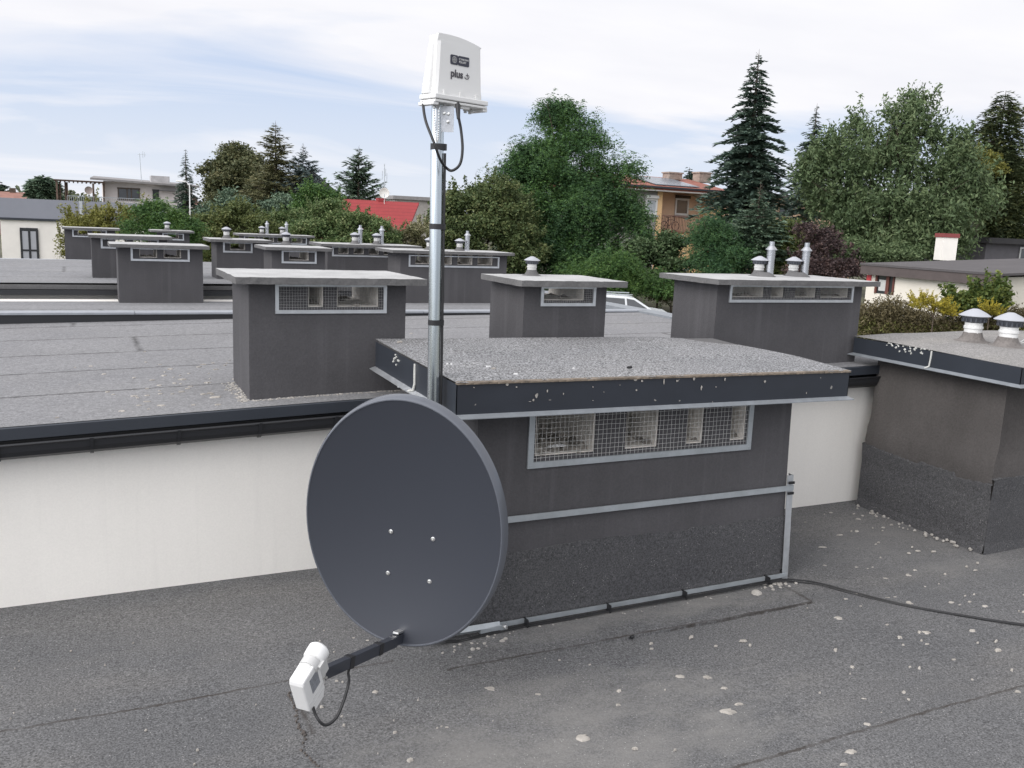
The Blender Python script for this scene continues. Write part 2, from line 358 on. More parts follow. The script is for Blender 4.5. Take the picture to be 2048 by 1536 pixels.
# --- second building: wall, roof, fascia, gutter
h1 = thing('terraced_house', 'flat roofed house right behind the near roof, white wall under a black gutter', 'house', (1, 4.1, -4.2), 'terraced houses in a row')
g = MB(); ZB = -1.66
g.hexa([(-5, YW, -4.2), (XE, YW, -4.2), (XE, 9.3, -4.2), (-5, 9.3, -4.2), (-5, YW, zr2(-5)-.02), (XE, YW, zr2(XE)-.02), (XE, 9.3, -.86), (-5, 9.3, -.86)]); g.build('wall', MT['white'], h1)
g = MB(); xs = [-5, -3, -1, 0, 1.07, 2, 3, 4, XE+.05]; ys = np.linspace(3.94, 6.86, 24)
vs = [(x, y, (zr2(x) if y < 4.0 else zr2(x)+(.055-(zr2(x)+.83)*.5)*(y-3.94)/2.9)) for y in ys for x in xs]; n = len(xs)
g.add(vs, [(j*n+i, j*n+i+1, (j+1)*n+i+1, (j+1)*n+i) for j in range(len(ys)-1) for i in range(n-1)], 0, True)
def zroof2(x, y): return zr2(x)+(.055-(zr2(x)+.83)*.5)*(y-3.94)/2.9
g.build('roof', MT['roof_mid'], h1)
def strip_x(mb, prof, zf, x0, x1, nseg=12, m=0):   # profile (y, dz) swept along X following zf(x)
    n = len(prof); vs = []; fs = []
    for i in range(nseg+1):
        x = x0+(x1-x0)*i/nseg
        for y, dz in prof: vs.append((x, y, zf(x)+dz))
    for i in range(nseg):
        for k in range(n-1): fs.append((i*n+k, (i+1)*n+k, (i+1)*n+k+1, i*n+k+1))
    mb.add(vs, fs, m)
g = MB(); strip_x(g, [(4.0, -.002), (3.935, -.002), (3.930, -.006), (3.930, -.052), (3.945, -.056), (4.045, -.056)], zr2, -5, XE+.08, 40); g.build('fascia', MT['fascia_clean'], h1)
g = MB(); gp = [(4.02, -.062), (3.985, -.062)]
gp = [(4.03, -.058), (4.03, -.075)]+[(3.975+.055*math.cos(q), -.078-.062*math.sin(q)) for q in np.linspace(0, PI, 9)]+[(3.912, -.070), (3.914, -.064), (3.924, -.066), (3.926, -.08)]+[(3.975+.050*math.cos(q), -.078-.056*math.sin(q)) for q in np.linspace(PI, 0, 9)]
strip_x(g, gp, lambda x: zr2(x), -5, XE+.08, 40); gt = g.build('gutter', MT['gutter'], h1)
for i in range(16):
    x = -.982+i*.3345; z = zr2(x); b = MB()
    pr = [(x, 3.975+.0605*math.cos(q), z-.078-.0665*math.sin(q)) for q in np.linspace(.3, PI-.3, 8)]+[(x, 3.907, z-.066)]
    inn = [(x, 3.975+.058*math.cos(q), z-.078-.064*math.sin(q)) for q in np.linspace(.3, PI-.3, 8)]+[(x, 3.913, z-.068)]
    for k in range(len(pr)-1): b.prism([pr[k], pr[k+1], inn[k+1], inn[k]], np.array([-.007, 0, 0]), np.array([.007, 0, 0]))
    b.build('gutter_bracket', MT['gutter'], gt)
g = MB(); ZR3 = lambda x, y: -.783-.037*(y-6.9)
g.add([(-5, 6.88, ZR3(0, 6.88)), (XE, 6.88, ZR3(0, 6.88)), (XE, 9.4, ZR3(0, 9.4)), (-5, 9.4, ZR3(0, 9.4))], [(0, 1, 2, 3)]); g.build('roof', MT['roof_far'], h1, label='rear roof half behind the metal coping')
g = MB()
def coping(g, xa, xb, y, zt, w=.15, h=.014):
    n = max(1, int((xb-xa)/1.0)); e = (xb-xa)/n
    for i in range(n): g.box(xa+i*e+.002, xa+(i+1)*e-.002, y, y+w, zt-h, zt-.0015*(i % 2)); 
coping(g, -5, XE, 6.80, -.722)
g.build('coping', MT['coping'], h1)
g = MB(); g.box(-5, XE-.01, 6.812, 6.935, -.95, -.737); g.build('parapet', MT['gutter'], h1)  # near-black tone puts the shade below the coping into the parapet's colour
g = MB(); n = 6
for i in range(n): g.box(XE-.10, XE+.10, 4.3+i*.84, 4.3+(i+1)*.84-.003, -.775, -.722-.0015*(i % 2))
g.build('coping', MT['lip'], h1, label='coping along the right edge')
g = MB()
for i in range(80):
    x = random.gauss(.45, .22) if i < 55 else random.uniform(1.4, 4.4); y = random.uniform(4.02, 5.2) if i < 55 else random.uniform(4.1, 6.4)
    blob(g, x, y, zroof2(x, y)+.001, random.uniform(.004, .02), random.uniform(.35, .8), random.uniform(-.4, .4), .003)
for px, py, rp in [(365, 764, 11), (433, 797, 14), (420, 790, 10), (305, 764, 7), (295, 779, 5), (275, 795, 4), (362, 786, 9), (290, 713, 4)]:
    p = onz(px, py, -.838); blob(g, p[0], p[1], zroof2(p[0], p[1])+.001, rp/470, .45, 0)
tag(g.build('plaster_splash', MT['splat'], h1), None, None, kind='stuff')

# --- third building
h2 = thing('terraced_house', 'flat roofed house further back, a thin white wall band under its dark fascia', 'house', (1, 9.5, -4.2), 'terraced houses in a row')
g = MB(); g.box(-5, XE-.2, 9.4, 13.9, -4.2, -.80); g.build('wall', MT['white'], h2)
g = MB(); g.add([(-5, 9.33, -.728), (XE-.2, 9.33, -.700), (XE-.2, 14.0, -.735), (-5, 14.0, -.765)], [(0, 1, 2, 3)]); g.build('roof', MT['roof_far'], h2)
g = MB(); g.box(-5, XE-.18, 9.325, 9.36, -.772, -.7295); g.build('fascia', MT['slab_edge'], h2)
g = MB(); g.box(-5, XE-.18, 9.29, 9.40, -.825, -.776); g.build('gutter', MT['gutter'], h2)
g = MB(); g.box(-5, XE-.2, 14.0, 14.14, -1.2, -.752); g.build('coping', MT['galv_dull'], h2)
h3 = thing('terraced_house', 'farthest flat roofed house of the row, its roof hidden behind a coping', 'house', (1, 15, -4.2), 'terraced houses in a row')
g = MB(); g.box(-5, XE-.3, 14.15, 20, -4.2, -1.10); g.build('wall', MT['white'], h3)
g = MB(); g.box(-5, XE-.3, 14.15, 20, -1.098, -1.07); g.build('roof', MT['roof_far'], h3)

# ================================================================== CHIMNEYS
def frame_mesh(root, wx0, wx1, y, wz0, wz1, fw=.022, wires=None, near=False, mat='galv'):
    f = MB(); t = .009
    f.box(wx0, wx1, y-t, y, wz0, wz0+fw); f.box(wx0, wx1, y-t, y, wz1-fw*.6, wz1)
    f.box(wx0, wx0+fw, y-t+.0005, y, wz0+fw, wz1-fw*.6); f.box(wx1-fw, wx1, y-t+.0005, y, wz0+fw, wz1-fw*.6)
    if near:
        for (x, z) in ((wx0+.012, wz0+.012), (wx1-.012, wz0+.012), (wx1-.012, wz1-.02), ((wx0+wx1)/2+.08, wz0+.014)): f.lathe((x, y-t, z), [(.004, 0), (.003, .002)], 8, 0, (np.array([1, 0, 0]), np.array([0, 0, 1]), np.array([0, -1, 0])))
    fo = f.build('vent_frame', MT[mat], root)
    if wires:
        sp, wr = wires; w = MB(); ym = y-.0055
        def wav(a, b): return .0018*math.sin(a*9+b*7)
        nx = int((wx1-wx0)/sp); nz = int((wz1-wz0)/sp)
        for i in range(1, nx):
            x = wx0+i*(wx1-wx0)/nx
            pts = [(x+wav(k, i)*.5, ym+wav(i*.3, k), wz0+(wz1-wz0)*k/6) for k in range(7)]
            w.tube(pts, wr, 4, cap=False, smooth=False)
        for j in range(1, nz):
            z = wz0+j*(wz1-wz0)/nz
            pts = [(wx0+(wx1-wx0)*k/24, ym+.0015+wav(k*.3, j), z+wav(j, k)*.6) for k in range(25)]
            w.tube(pts, wr, 4, cap=False, smooth=False)
        w.build('wire_mesh', MT['wire'], root)

def rough_edge_slab(mb, xl, xr, yf, yb, zb, zt, n=26, amp=.0016, mtop=0, medge=1, skew=0):
    """slab whose edges wander a little; top and edge materials"""
    def edge(a, b, k):
        return [(a[0]+(b[0]-a[0])*i/k, a[1]+(b[1]-a[1])*i/k) for i in range(k)]
    c = [(xl, yf), (xr, yf), (xr, yb), (xl+skew, yb)]; pts = []
    for i in range(4): pts += edge(c[i], c[(i+1) % 4], n if i % 2 == 0 else n//2)
    top = [(x+random.uniform(-amp, amp), y+random.uniform(-amp, amp), zt+random.uniform(-amp, amp)*.5) for x, y in pts]
    ins = [(x+(.012 if x < (xl+xr)/2 else -.012)*0, y, z) for x, y, z in top]
    bot = [(x+random.uniform(-amp, amp), y+random.uniform(-amp, amp), zb+random.uniform(-amp, amp)*.8) for x, y in pts]
    m = len(pts); mb.add(bot+top, [(i, (i+1) % m, m+(i+1) % m, m+i) for i in range(m)], medge)
    mb.add(top, [tuple(range(m))], mtop); mb.add(bot, [tuple(range(m))[::-1]], medge)

def cowl(root, p, s=1.0, white=False, mound=.10):
    """mushroom vent: felt mound, pipe with collar, louvred cup, conical cap"""
    x, y, z = p
    m = MB(); m.lathe((x, y, z-.002), [(.075*s*1.25, 0), (.062*s, .012*s), (.048*s, .032*s), (.041*s, .052*s)], 20, jag=.05); a = m.build('vent_cowl', MT['cone_felt'] if white else MT['slab_edge'], root)
    m = MB(); m.lathe((x, y, z+.045*s), [(.040*s, 0), (.040*s, .022*s), (.044*s, .024*s), (.044*s, .034*s), (.040*s, .036*s), (.040*s, .052*s)], 22); m.build('pipe', MT['white_pvc'] if white else MT['pvc_grey'], a)
    m = MB(); m.lathe((x, y, z+.095*s), [(.036*s, 0), (.042*s, .003*s), (.060*s, .032*s), (.060*s, .036*s)], 22)
    for k in range(16):
        q = 2*PI*k/16; rr = .052*s; m.obox((x+rr*math.cos(q), y+rr*math.sin(q), z+.113*s), (np.array([math.cos(q), math.sin(q), 0]), np.array([-math.sin(q), math.cos(q), 0]), np.array([0, 0, 1.0])), (.004*s, .003*s, .012*s))
    m.build('louvre', MT['cap_dark'], a)
    m = MB(); m.lathe((x, y, z+.130*s), [(.070*s, -.002*s), (.072*s, .001*s), (.048*s, .017*s), (.020*s, .031*s), (.012*s, .034*s), (.002*s, .0345*s)], 26); m.build('cap', MT['cap_grey'], a)
    return a
def flue(root, p, h=.16, r=.023):
    x, y, z = p
    m = MB(); m.lathe((x, y, z-.002), [(r*1.5, 0), (r*1.15, .008), (r, .012), (r, h*.64), (r*1.07, h*.645), (r*1.07, h*.67), (r, h*.675), (r, h*.72), (r*1.07, h*.725), (r*1.07, h*.75), (r, h*.755)], 22); a = m.build('flue_pipe', MT['steel'], root)
    m = MB(); m.lathe((x, y, z+h*.74), [(r*.95, 0), (r*.95, .012), (r*1.42, .010), (r*1.42, .014), (r*.70, .034), (r*.66, .035), (r*.66, .062), (r*.60, .062), (r*.60, .05)], 26); m.build('rain_cap', MT['steel'], a)
    return a

def chimney(label, x0, x1, yf, yb, z0, zsb, slab, win, openings=None, nopen=2, wires=None, fw=.016, zb_off=.0):
    root = thing('chimney_stack', label, 'chimney', ((x0+x1)/2, yf, z0), 'chimneys on the flat roofs')
    wx0, wx1, wz0, wz1 = win
    if openings is None:
        w = (wx1-wx0-2*fw); pier = .055; ow = (w-pier*(nopen+1))/nopen
        openings = [(wx0+fw+pier+i*(ow+pier), wx0+fw+pier+i*(ow+pier)+ow) for i in range(nopen)]
    oz0 = wz0+fw+.012; T = .03
    g = MB(); g.box(x0, x1, yf, yb, z0-.05, oz0)
    edges = [x0]+[e for o in openings for e in o]+[x1]
    for i in range(0, len(edges), 2): g.box(edges[i], edges[i+1], yf, yb, oz0, zsb+.002)
    g.build('wall', MT['wall'], root)
    for a, b in openings:   # cream flue lining: sides and floor of each opening, one folded sheet
        P = [(a+.002, oz0+.30), (a+.002, oz0+.001), (b-.002, oz0+.001), (b-.002, oz0+.30)]; P = [(x, min(z, zsb)) for x, z in P]; Q = [(b-.006, P[3][1]), (b-.006, oz0+.005), (a+.006, oz0+.005), (a+.006, P[0][1])]
        l = MB(); l.prism([(x, yf+.012, z) for x, z in P+Q], np.zeros(3), np.array([0, yb-yf-.024, 0])); l.build('flue_lining', MT['cream'], root)
        d = MB()
        for k in range(5):
            xx = random.uniform(a+.01, b-.01); yy = random.uniform(yf+.03, yb-.04)
            d.lathe((xx, yy, oz0+.004), [(random.uniform(.02, .04), 0), (random.uniform(.01, .03), .008), (.004, random.uniform(.012, .022))], 7, jag=.35)
        tag(d.build('rubble', MT['dirt'], root), None, None, kind='stuff')
    s = MB(); sxl, sxr, syf, syb, st = slab
    rough_edge_slab(s, sxl, sxr, syf, syb, zsb, zsb+st); s.build('cap_slab', [MT['slab'], MT['slab_edge']], root, bev=.0015)
    frame_mesh(root, wx0, wx1, yf, wz0, min(wz1, zsb-.001), fw, wires)
    return root
def wx(px, Y): return float(ony(px, 600, Y)[0])

YF = 4.087; YB = 4.50
m = MB()
A2 = chimney('grey chimney with a two hole vent and a chipped pale slab, left behind the mast', .672, 1.40, YF, YB+.05, -.86, -.303, (.602, 1.469, 3.985, 4.60, .030), (.787, 1.304, -.441, -.309),
             openings=[(wx(616, YF), wx(648, YF)), (wx(674.5, YF), wx(758.5, YF))], wires=(.0125, .00036))
B2 = chimney('small chimney with one vent opening and one cowl, right of the mast', 2.027, 2.512, YF, YB, -.86, -.303, (1.961, 2.575, 3.985, 4.49, .030), (wx(1080.5, YF), wx(1190, YF), -.409, -.309),
             openings=[(wx(1088, YF), wx(1170, YF))], wires=(.011, .00034))
p = onz(1063, 551, -.273); cowl(B2, (p[0], p[1], -.272), .62)
C2 = chimney('long chimney with two tall steel flues and two low cowls, before the garage', 3.239, 4.343, YF, YB, -.86, -.284, (3.160, 4.380, 3.985, 4.55, .030), (wx(1457, YF), wx(1704, YF), -.389, -.29),
             openings=[(wx(1464, YF), wx(1528, YF)), (wx(1541, YF), wx(1568, YF)), (wx(1589, YF), wx(1632, YF)), (wx(1640, YF), wx(1697, YF))], wires=(.011, .00034))
for px in (1517, 1585.5):
    p = onz(px, 552, -.254); cowl(C2, (p[0], p[1], -.254), .74)
for px in (1538, 1608):
    p = onz(px, 553, -.254); flue(C2, (p[0], p[1], -.254), .203, .0245)
def mound(root, pa, r, mat):
    m = MB(); m.lathe(pa, [(r, 0), (r*.75, r*.16), (r*.5, r*.34), (r*.4, r*.36)], 20, jag=.05); m.build('felt_mound', mat, root)
for a, b in ((1517, 1538), (1585.5, 1608)):
    p = onz((a+b)/2, 553, -.254); mound(C2, (p[0], p[1], -.255), .075, MT['slab_edge'])

def far_chim(label, Y, zt, pxl, pxr, pwl, pwr, wpl, wpr, wpt, wpb, nopen, zb, dep=.42, th=.03, over=.10):
    yf = Y+over; sl = float(ony(pxl, 480, Y)[0]); sr = float(ony(pxr, 480, Y)[0]); x0 = float(ony(pwl, 520, yf)[0]); x1 = float(ony(pwr, 520, yf)[0])
    mid = (wpl+wpr)/2; z0 = float(ony(mid, wpb, yf)[2]); z1 = min(float(ony(mid, wpt, yf)[2]), zt-th-.003)
    return chimney(label, x0, x1, yf, yf+dep, zb, zt-th, (sl, sr, Y, yf+dep+.09, th), (float(ony(wpl, 500, yf)[0]), float(ony(wpr, 500, yf)[0]), z0, z1), nopen=nopen, fw=.018)
A3 = far_chim('wide two hole chimney on the grey roof at left, above the bright coping', 8.8, -.324, 218.7, 419, 236, 405.5, 261, 379, 496, 522.5, 2, -.90, dep=.40)
B3 = far_chim('small chimney with one cowl directly behind the largest slab left of the mast', 8.8, -.314, 531, 666, 543.5, 650, 563, 633, 502, 527, 1, -.90)
C3 = far_chim('long chimney crossed by the mast, a steel flue and a cowl at its right', 8.8, -.312, 786, 1031, 801, 1014, 817.5, 999, 512, 535, 4, -.90)
A4 = far_chim('chimney second from back in the left column, mostly hidden by its nearer neighbour', 10.0, -.285, 177, 345, 184, 335, 202, 318, 476.5, 498, 2, -.80)
B4 = far_chim('small chimney with one cowl left of the steel flue pairs', 10.0, -.291, 420, 545, 433.4, 537, 446, 505, 485, 505.5, 1, -.80)
C4 = far_chim('long chimney with two steel flues and two cowls, left of the mast', 10.0, -.306, 643, 845, 655, 835, 664, 800, 494, 514, 4, -.80)
A5 = far_chim('farthest left chimney, beside the white building and yellow shrub', 14.9, -.325, 125, 241, 131, 232, 146, 215, 460, 474.5, 2, -1.1)
B5 = far_chim('far small chimney with one cowl under the green sumac shrub', 14.7, -.322, 303, 389, 319, 380, 325.5, 368.5, 467, 480.5, 1, -1.1)
C5 = far_chim('farthest long chimney, two small steel flues against the bushes', 15.0, -.342, 477.6, 630, 487, 620, 488, 613.6, 473, 488, 4, -1.1)
def put(root, kind, px, py, z, s=1.0, h=.17, r=.023):
    p = onz(px, py, z)
    (cowl(root, (p[0], p[1], z), s) if kind == 'c' else flue(root, (p[0], p[1], z), h, r))
put(B3, 'c', 572, 488.5, -.314, .78); put(B4, 'c', 453, 476.8, -.291, .76)
p3 = lambda z, px, Y: (float(ony(px, 500, Y)[0]), Y, z)
for r_, k, px, Y, z in ((C3, 'f', 934, 9.15, -.312), (C3, 'c', 919, 9.1, -.312), (C3, 'f', 875, 9.15, -.312), (C3, 'c', 859, 9.1, -.312),
                        (C4, 'f', 720, 10.3, -.306), (C4, 'f', 763, 10.3, -.306), (C4, 'c', 709.4, 10.25, -.306), (C4, 'c', 753, 10.25, -.306),
                        (C5, 'f', 534.4, 15.35, -.342), (C5, 'f', 573, 15.35, -.342), (C5, 'c', 524, 15.3, -.342), (C5, 'c', 564.4, 15.3, -.342), (B5, 'c', 335.4, 15.0, -.322)):
    p = p3(z, px, Y); (cowl(r_, p, .80) if k == 'c' else flue(r_, p, .205, .026))

# --- main chimney
XA, XB, YA, YBk = 1.395, 3.02, 3.17, 3.99; ZS = -.712
A1 = thing('chimney_stack', 'big near chimney with felt topped slab, wire mesh vent and metal straps', 'chimney', (2.2, YA, -1.65), 'chimneys on the flat roofs')
wx0, wx1, wz0, wz1 = 1.617, 2.768, -.980, -.733
ops = [(float(ony(a, 860, YA)[0]), float(ony(b, 860, YA)[0])) for a, b in ((1072, 1192), (1252, 1318), (1374, 1408), (1461, 1492))]
g = MB(); oz0 = wz0+.045
g.hexa([(XA, YA, -1.70), (3.035, YA, -1.70), (3.035, YBk, -1.70), (XA, YBk, -1.70), (XA, YA, oz0), (3.005, YA, oz0), (3.005, YBk, oz0), (XA, YBk, oz0)])
ed = [XA]+[e for o in ops for e in o]+[3.005]
for i in range(0, len(ed), 2):
    xr = ed[i+1]; g.hexa([(ed[i], YA, oz0), (xr, YA, oz0), (xr, YBk, oz0), (ed[i], YBk, oz0), (ed[i], YA, ZS), (xr-(.006 if i == len(ed)-2 else 0), YA, ZS), (xr-(.006 if i == len(ed)-2 else 0), YBk, ZS), (ed[i], YBk, ZS)])
# rear half of the flues closed by the pier behind
g.build('wall', MT['wall'], A1)
for a, b in ops:
    P = [(a+.002, ZS), (a+.002, oz0+.001), (b-.002, oz0+.001), (b-.002, ZS), (b-.008, ZS), (b-.008, oz0+.006), (a+.008, oz0+.006), (a+.008, ZS)]
    l = MB(); l.prism([(x, YA+.010, z) for x, z in P], np.zeros(3), np.array([0, .5, 0])); l.build('flue_lining', MT['cream'], A1)
for a, b in ops:
    d = MB()
    for k in range(int(5+(b-a)*50)):
        xx = random.uniform(a+.01, b-.01); yy = random.uniform(YA+.02, YA+.34); s_ = random.uniform(.3, 1)
        d.lathe((xx, yy, oz0), [(.05*s_, 0), (.035*s_, .012*s_+.004), (.006, random.uniform(.012, .036)*s_+.006)], 7, jag=.4)
    tag(d.build('rubble', MT['dirt'], A1), None, None, kind='stuff')
d = MB()
for k in range(14): d.lathe((ops[0][0]+.13+random.gauss(0, .022), YA+.05+random.gauss(0, .006), oz0+.022+random.uniform(0, .006)), [(.008, 0), (.005, .004), (.001, .006)], 5, jag=.5)
tag(d.build('foam_crumb', MT['white_pvc'], A1), None, None, kind='stuff')
frame_mesh(A1, wx0, wx1, YA-.002, wz0, wz1, .026, (.0205, .00075), True, 'galv_dull')
# felt upstand round the foot, torn top edge
def upstand(root, pts, zb, ztop, out=.006, bulge=.012):
    vs = []; n = len(pts)
    for i, (x, y) in enumerate(pts):
        j = random.uniform(-.006, .006)+.008*math.sin(i*.37)
        vs += [(x, y, zb), (x, y, ztop+j-.012)]
    return vs
g = MB(); xs_ = np.linspace(XA-.006, 3.045, 90); top = []
for i, x in enumerate(xs_):
    f = (x-XA)/1.65; top.append(-1.325-.010*f+.007*math.sin(x*7)+random.uniform(-.003, .003)+(.012 if 2.45 < x < 2.62 else 0))
vs = []
for x, t in zip(xs_, top): vs += [(x, YA-.030, -1.665), (x, YA-.014, -1.60), (x, YA-.008, t-.02), (x, YA-.007, t), (x, YA+.002, t+.002)]
g.add(vs, [(i*5+k, (i+1)*5+k, (i+1)*5+k+1, i*5+k+1) for i in range(len(xs_)-1) for k in range(4)], 0, False)
ysd = np.linspace(YA-.007, YBk, 30); vs = []
for y in ysd:
    t = -1.325+random.uniform(-.004, .004); vs += [(XA-.025, y, -1.665), (XA-.008, y, -1.6), (XA-.006, y, t), (XA+.002, y, t+.002)]
g.add(vs, [(i*4+k, i*4+k+1, (i+1)*4+k+1, (i+1)*4+k) for i in range(len(ysd)-1) for k in range(3)])
vs = []
for y in ysd: vs += [(3.055, y, -1.665), (3.046, y, -1.6), (3.030, y, -1.33), (3.018, y, -1.328)]
g.add(vs, [(i*4+k, (i+1)*4+k, (i+1)*4+k+1, i*4+k+1) for i in range(len(ysd)-1) for k in range(3)])
g.build('felt_upstand', MT['upstand'], A1)
# slab with sheet fascia, drip lip and felt top
SL, SR, SF, SB = 1.238, 3.19, 3.02, 4.03; ZT = -.585
def ztop(x): return ZT-.018*(x-SL)/(SR-SL)
def zbot(x): return -.707-.016*(x-SL)/(SR-SL)
sl = MB(); sl.hexa([(SL+.01, SF+.01, zbot(SL)+.02), (SR-.01, SF+.01, zbot(SR)+.02), (SR-.01, SB-.01, zbot(SR)+.03), (SL+.01, SB-.01, zbot(SL)+.035), (SL+.01, SF+.01, ztop(SL)-.01), (SR-.01, SF+.01, ztop(SR)-.01), (SR-.01, SB-.01, ztop(SR)+.02), (SL+.01, SB-.01, ztop(SL)+.02)])
slo = sl.build('cap_slab', MT['slab_edge'], A1)
g = MB(); nx, ny = 70, 36; vs = []
for j in range(ny+1):
    for i in range(nx+1):
        x = SL-.002+(SR-SL+.004)*i/nx; y = SF-.004+(SB-SF+.006)*j/ny; v_ = j/ny; u_ = i/nx
        z = ztop(x)+.002+.028*v_+.006*math.sin(x*4+1)*math.sin(v_*PI)
        e = min(u_, 1-u_)*nx; 
        if j == 0: z += random.uniform(-.004, .001); y += random.uniform(-.004, .004)
        # worn, sunken rear right corner
        z -= .035*max(0, u_-.80)/.2*max(0, v_-.35)
        vs.append((x, y, z))
g.add(vs, [(j*(nx+1)+i, j*(nx+1)+i+1, (j+1)*(nx+1)+i+1, (j+1)*(nx+1)+i) for j in range(ny) for i in range(nx)], 0, True)
g.build('felt_cover', MT['slab_felt'], slo)
g = MB()
for i in range(60):
    xa = SL+(SR-SL)*i/60; xb = SL+(SR-SL)*(i+1)/60
    g.hexa([(xa, SF-.006-random.uniform(0, .004), ztop(xa)-.006), (xb, SF-.006, ztop(xb)-.006), (xb, SF+.012, ztop(xb)-.006), (xa, SF+.012, ztop(xa)-.006), (xa, SF-.006, ztop(xa)+.0015+random.uniform(-.003, .002)), (xb, SF-.006, ztop(xb)+.001), (xb, SF+.012, ztop(xb)+.004), (xa, SF+.012, ztop(xa)+.004)])
g.build('felt_edge', MT['brown_edge'], slo)
def sheet(mb, a, b, za0, zb0, za1, zb1, nrm, m=0, lip=.022):   # fascia from a to b, bottom z (za0,zb0), top z (za1,zb1); nrm outward
    a = np.array([*a, 0.]); b = np.array([*b, 0.]); n_ = np.array([*nrm, 0.]); Z = np.array([0, 0, 1.])
    P = lambda q, o, z: q+n_*o+Z*z
    mb.hexa([P(a, 0, za0), P(b, 0, zb0), P(b, -.003, zb0), P(a, -.003, za0), P(a, 0, za1), P(b, 0, zb1), P(b, -.003, zb1), P(a, -.003, za1)], 0)
    t = (b-a)/np.linalg.norm(b-a)*lip
    mb.hexa([P(a-t, lip, za0-.013), P(b+t, lip, zb0-.013), P(b, 0.0005, zb0-.001), P(a, 0.0005, za0-.001), P(a-t, lip, za0-.010), P(b+t, lip, zb0-.010), P(b, .0005, zb0+.002), P(a, .0005, za0+.002)], 1)
g = MB(); sheet(g, (SL, SF), (SR, SF), zbot(SL), zbot(SR), ztop(SL)-.006, ztop(SR)-.006, (0, -1)); g.build('fascia', [MT['fascia'], MT['lip']], slo)
g = MB(); sheet(g, (SL, SB), (SL, SF), zbot(SL)+.02, zbot(SL), ztop(SL)+.016, ztop(SL)-.006, (-1, 0)); g.build('fascia', [MT['fascia_clean'], MT['galv']], slo)
g = MB(); sheet(g, (SR, SF), (SR, SB), zbot(SR), zbot(SR)+.01, ztop(SR)-.006, ztop(SR)+.0, (1, 0)); g.build('fascia', [MT['fascia_clean'], MT['lip']], slo)
g = MB(); yy = 3.47; g.tube([(SL-.002, yy+.004, ztop(SL)), (SL-.004, yy, ztop(SL)-.04), (SL-.004, yy-.003, zbot(SL)+.04), (SL-.008, yy+.004, zbot(SL)+.012), (SL-.02, yy+.03, zbot(SL)+.004)], .0055, 7)
g.build('sealant_bead', MT['sealant'], slo); g = MB()
for k in range(9): g.lathe((SL-.003, 3.72+random.uniform(-.05, .05), ztop(SL)-random.uniform(0, .05)), [(.005, -.002), (.004, .003)], 6, 0, (np.array([0, 1, 0]), np.array([0, 0, 1]), np.array([-1, 0, 0])), jag=.4)
tag(g.build('dropping_spots', MT['sealant'], slo), None, None, kind='stuff')
g = MB()
for q in ((SL-.012, SF-.004), (SL-.015, SF+.62)): g = MB(); g.lathe((q[0], q[1], zbot(SL)-.006), [(.006, 0), (.005, .006), (.001, .009)], 8); g.build('rivet', MT['screw'], slo)
for px, py, r_ in ((988, 740, .014), (977, 737, .010), (1147, 738, .006), (895, 733, .005), (903, 733, .005), (800, 695, .016), (1032, 749, .010)):
    p = onz(px, py, ZT+.004); b = MB(); blob(b, p[0], p[1], ztop(p[0])+.006+.028*(p[1]-SF), r_, .4, 0, .004)
    b.build('plaster_splash', MT['white_pvc'] if r_ < .011 else MT['splat'], slo)

g = MB()   # droppings and mortar spots at the places the photo shows them
for px, py, w_, h_ in ((1014, 769, 9, 7), (1033, 774, 4, 4), (1073, 792, 7, 10), (1067, 800, 5, 5), (1095, 782, 4, 7), (1127, 788, 3, 5), (1186, 774, 3, 3), (1271, 759, 12, 7), (1284, 762, 6, 6), (1273, 780, 5, 5), (1328, 764, 4, 14), (1354, 762, 4, 6), (1366, 751, 4, 3), (1388, 757, 6, 9), (1403, 775, 4, 12), (1450, 759, 4, 8), (1505, 749, 5, 5), (1530, 763, 6, 7), (1432, 774, 5, 2), (1664, 745, 4, 7), (1613, 786, 2, 5), (1186, 801, 2, 2), (1240, 770, 2, 2), (1208, 784, 2, 2), (948, 775, 4, 2), (1100, 800, 8, 1), (1060, 803, 8, 1)):
    q = ony(px, py, SF-.004); n_ = 9; k_ = 1/530
    pr = [(q[0]+w_*k_*.5*math.cos(2*PI*i/n_)*random.uniform(.55, 1.15), SF-.0032, q[2]+h_*k_*.5*math.sin(2*PI*i/n_)*random.uniform(.55, 1.15)) for i in range(n_)]
    g.prism(pr, np.array([0, 0., 0]), np.array([0, -.0012, 0]))
tag(g.build('dropping_spots', MT['mortar'], slo), None, None, kind='stuff')
# --- metal straps, corner angle (mast clamp round the chimney)
ms = thing('mast_clamp', 'galvanised strap frame wrapped round the big chimney', 'bracket', (1.2, 3.16, -1.2))
def zs(x, a, b): return a+(b-a)*(x-1.3)/(3.03-1.3)
g = MB(); g.hexa([(1.25, 3.152, -1.198), (3.046, 3.152, -1.200), (3.046, 3.158, -1.200), (1.25, 3.158, -1.198), (1.25, 3.152, -1.172), (3.046, 3.152, -1.174), (3.046, 3.158, -1.174), (1.25, 3.158, -1.172)]); g.build('strap', MT['galv_dull'], ms)
g = MB(); g.hexa([(1.22, 3.126, -1.637), (3.03, 3.126, -1.625), (3.03, 3.132, -1.625), (1.22, 3.132, -1.637), (1.22, 3.126, -1.617), (3.03, 3.126, -1.605), (3.03, 3.132, -1.605), (1.22, 3.132, -1.617)])
g.build('strap', MT['galv_dull'], ms)
g = MB(); g.hexa([(3.020, 3.140, -1.678), (3.052, 3.140, -1.678), (3.052, 3.143, -1.678), (3.020, 3.143, -1.678), (3.008, 3.1595, -1.125), (3.042, 3.1595, -1.125), (3.042, 3.1625, -1.125), (3.008, 3.1625, -1.125)])
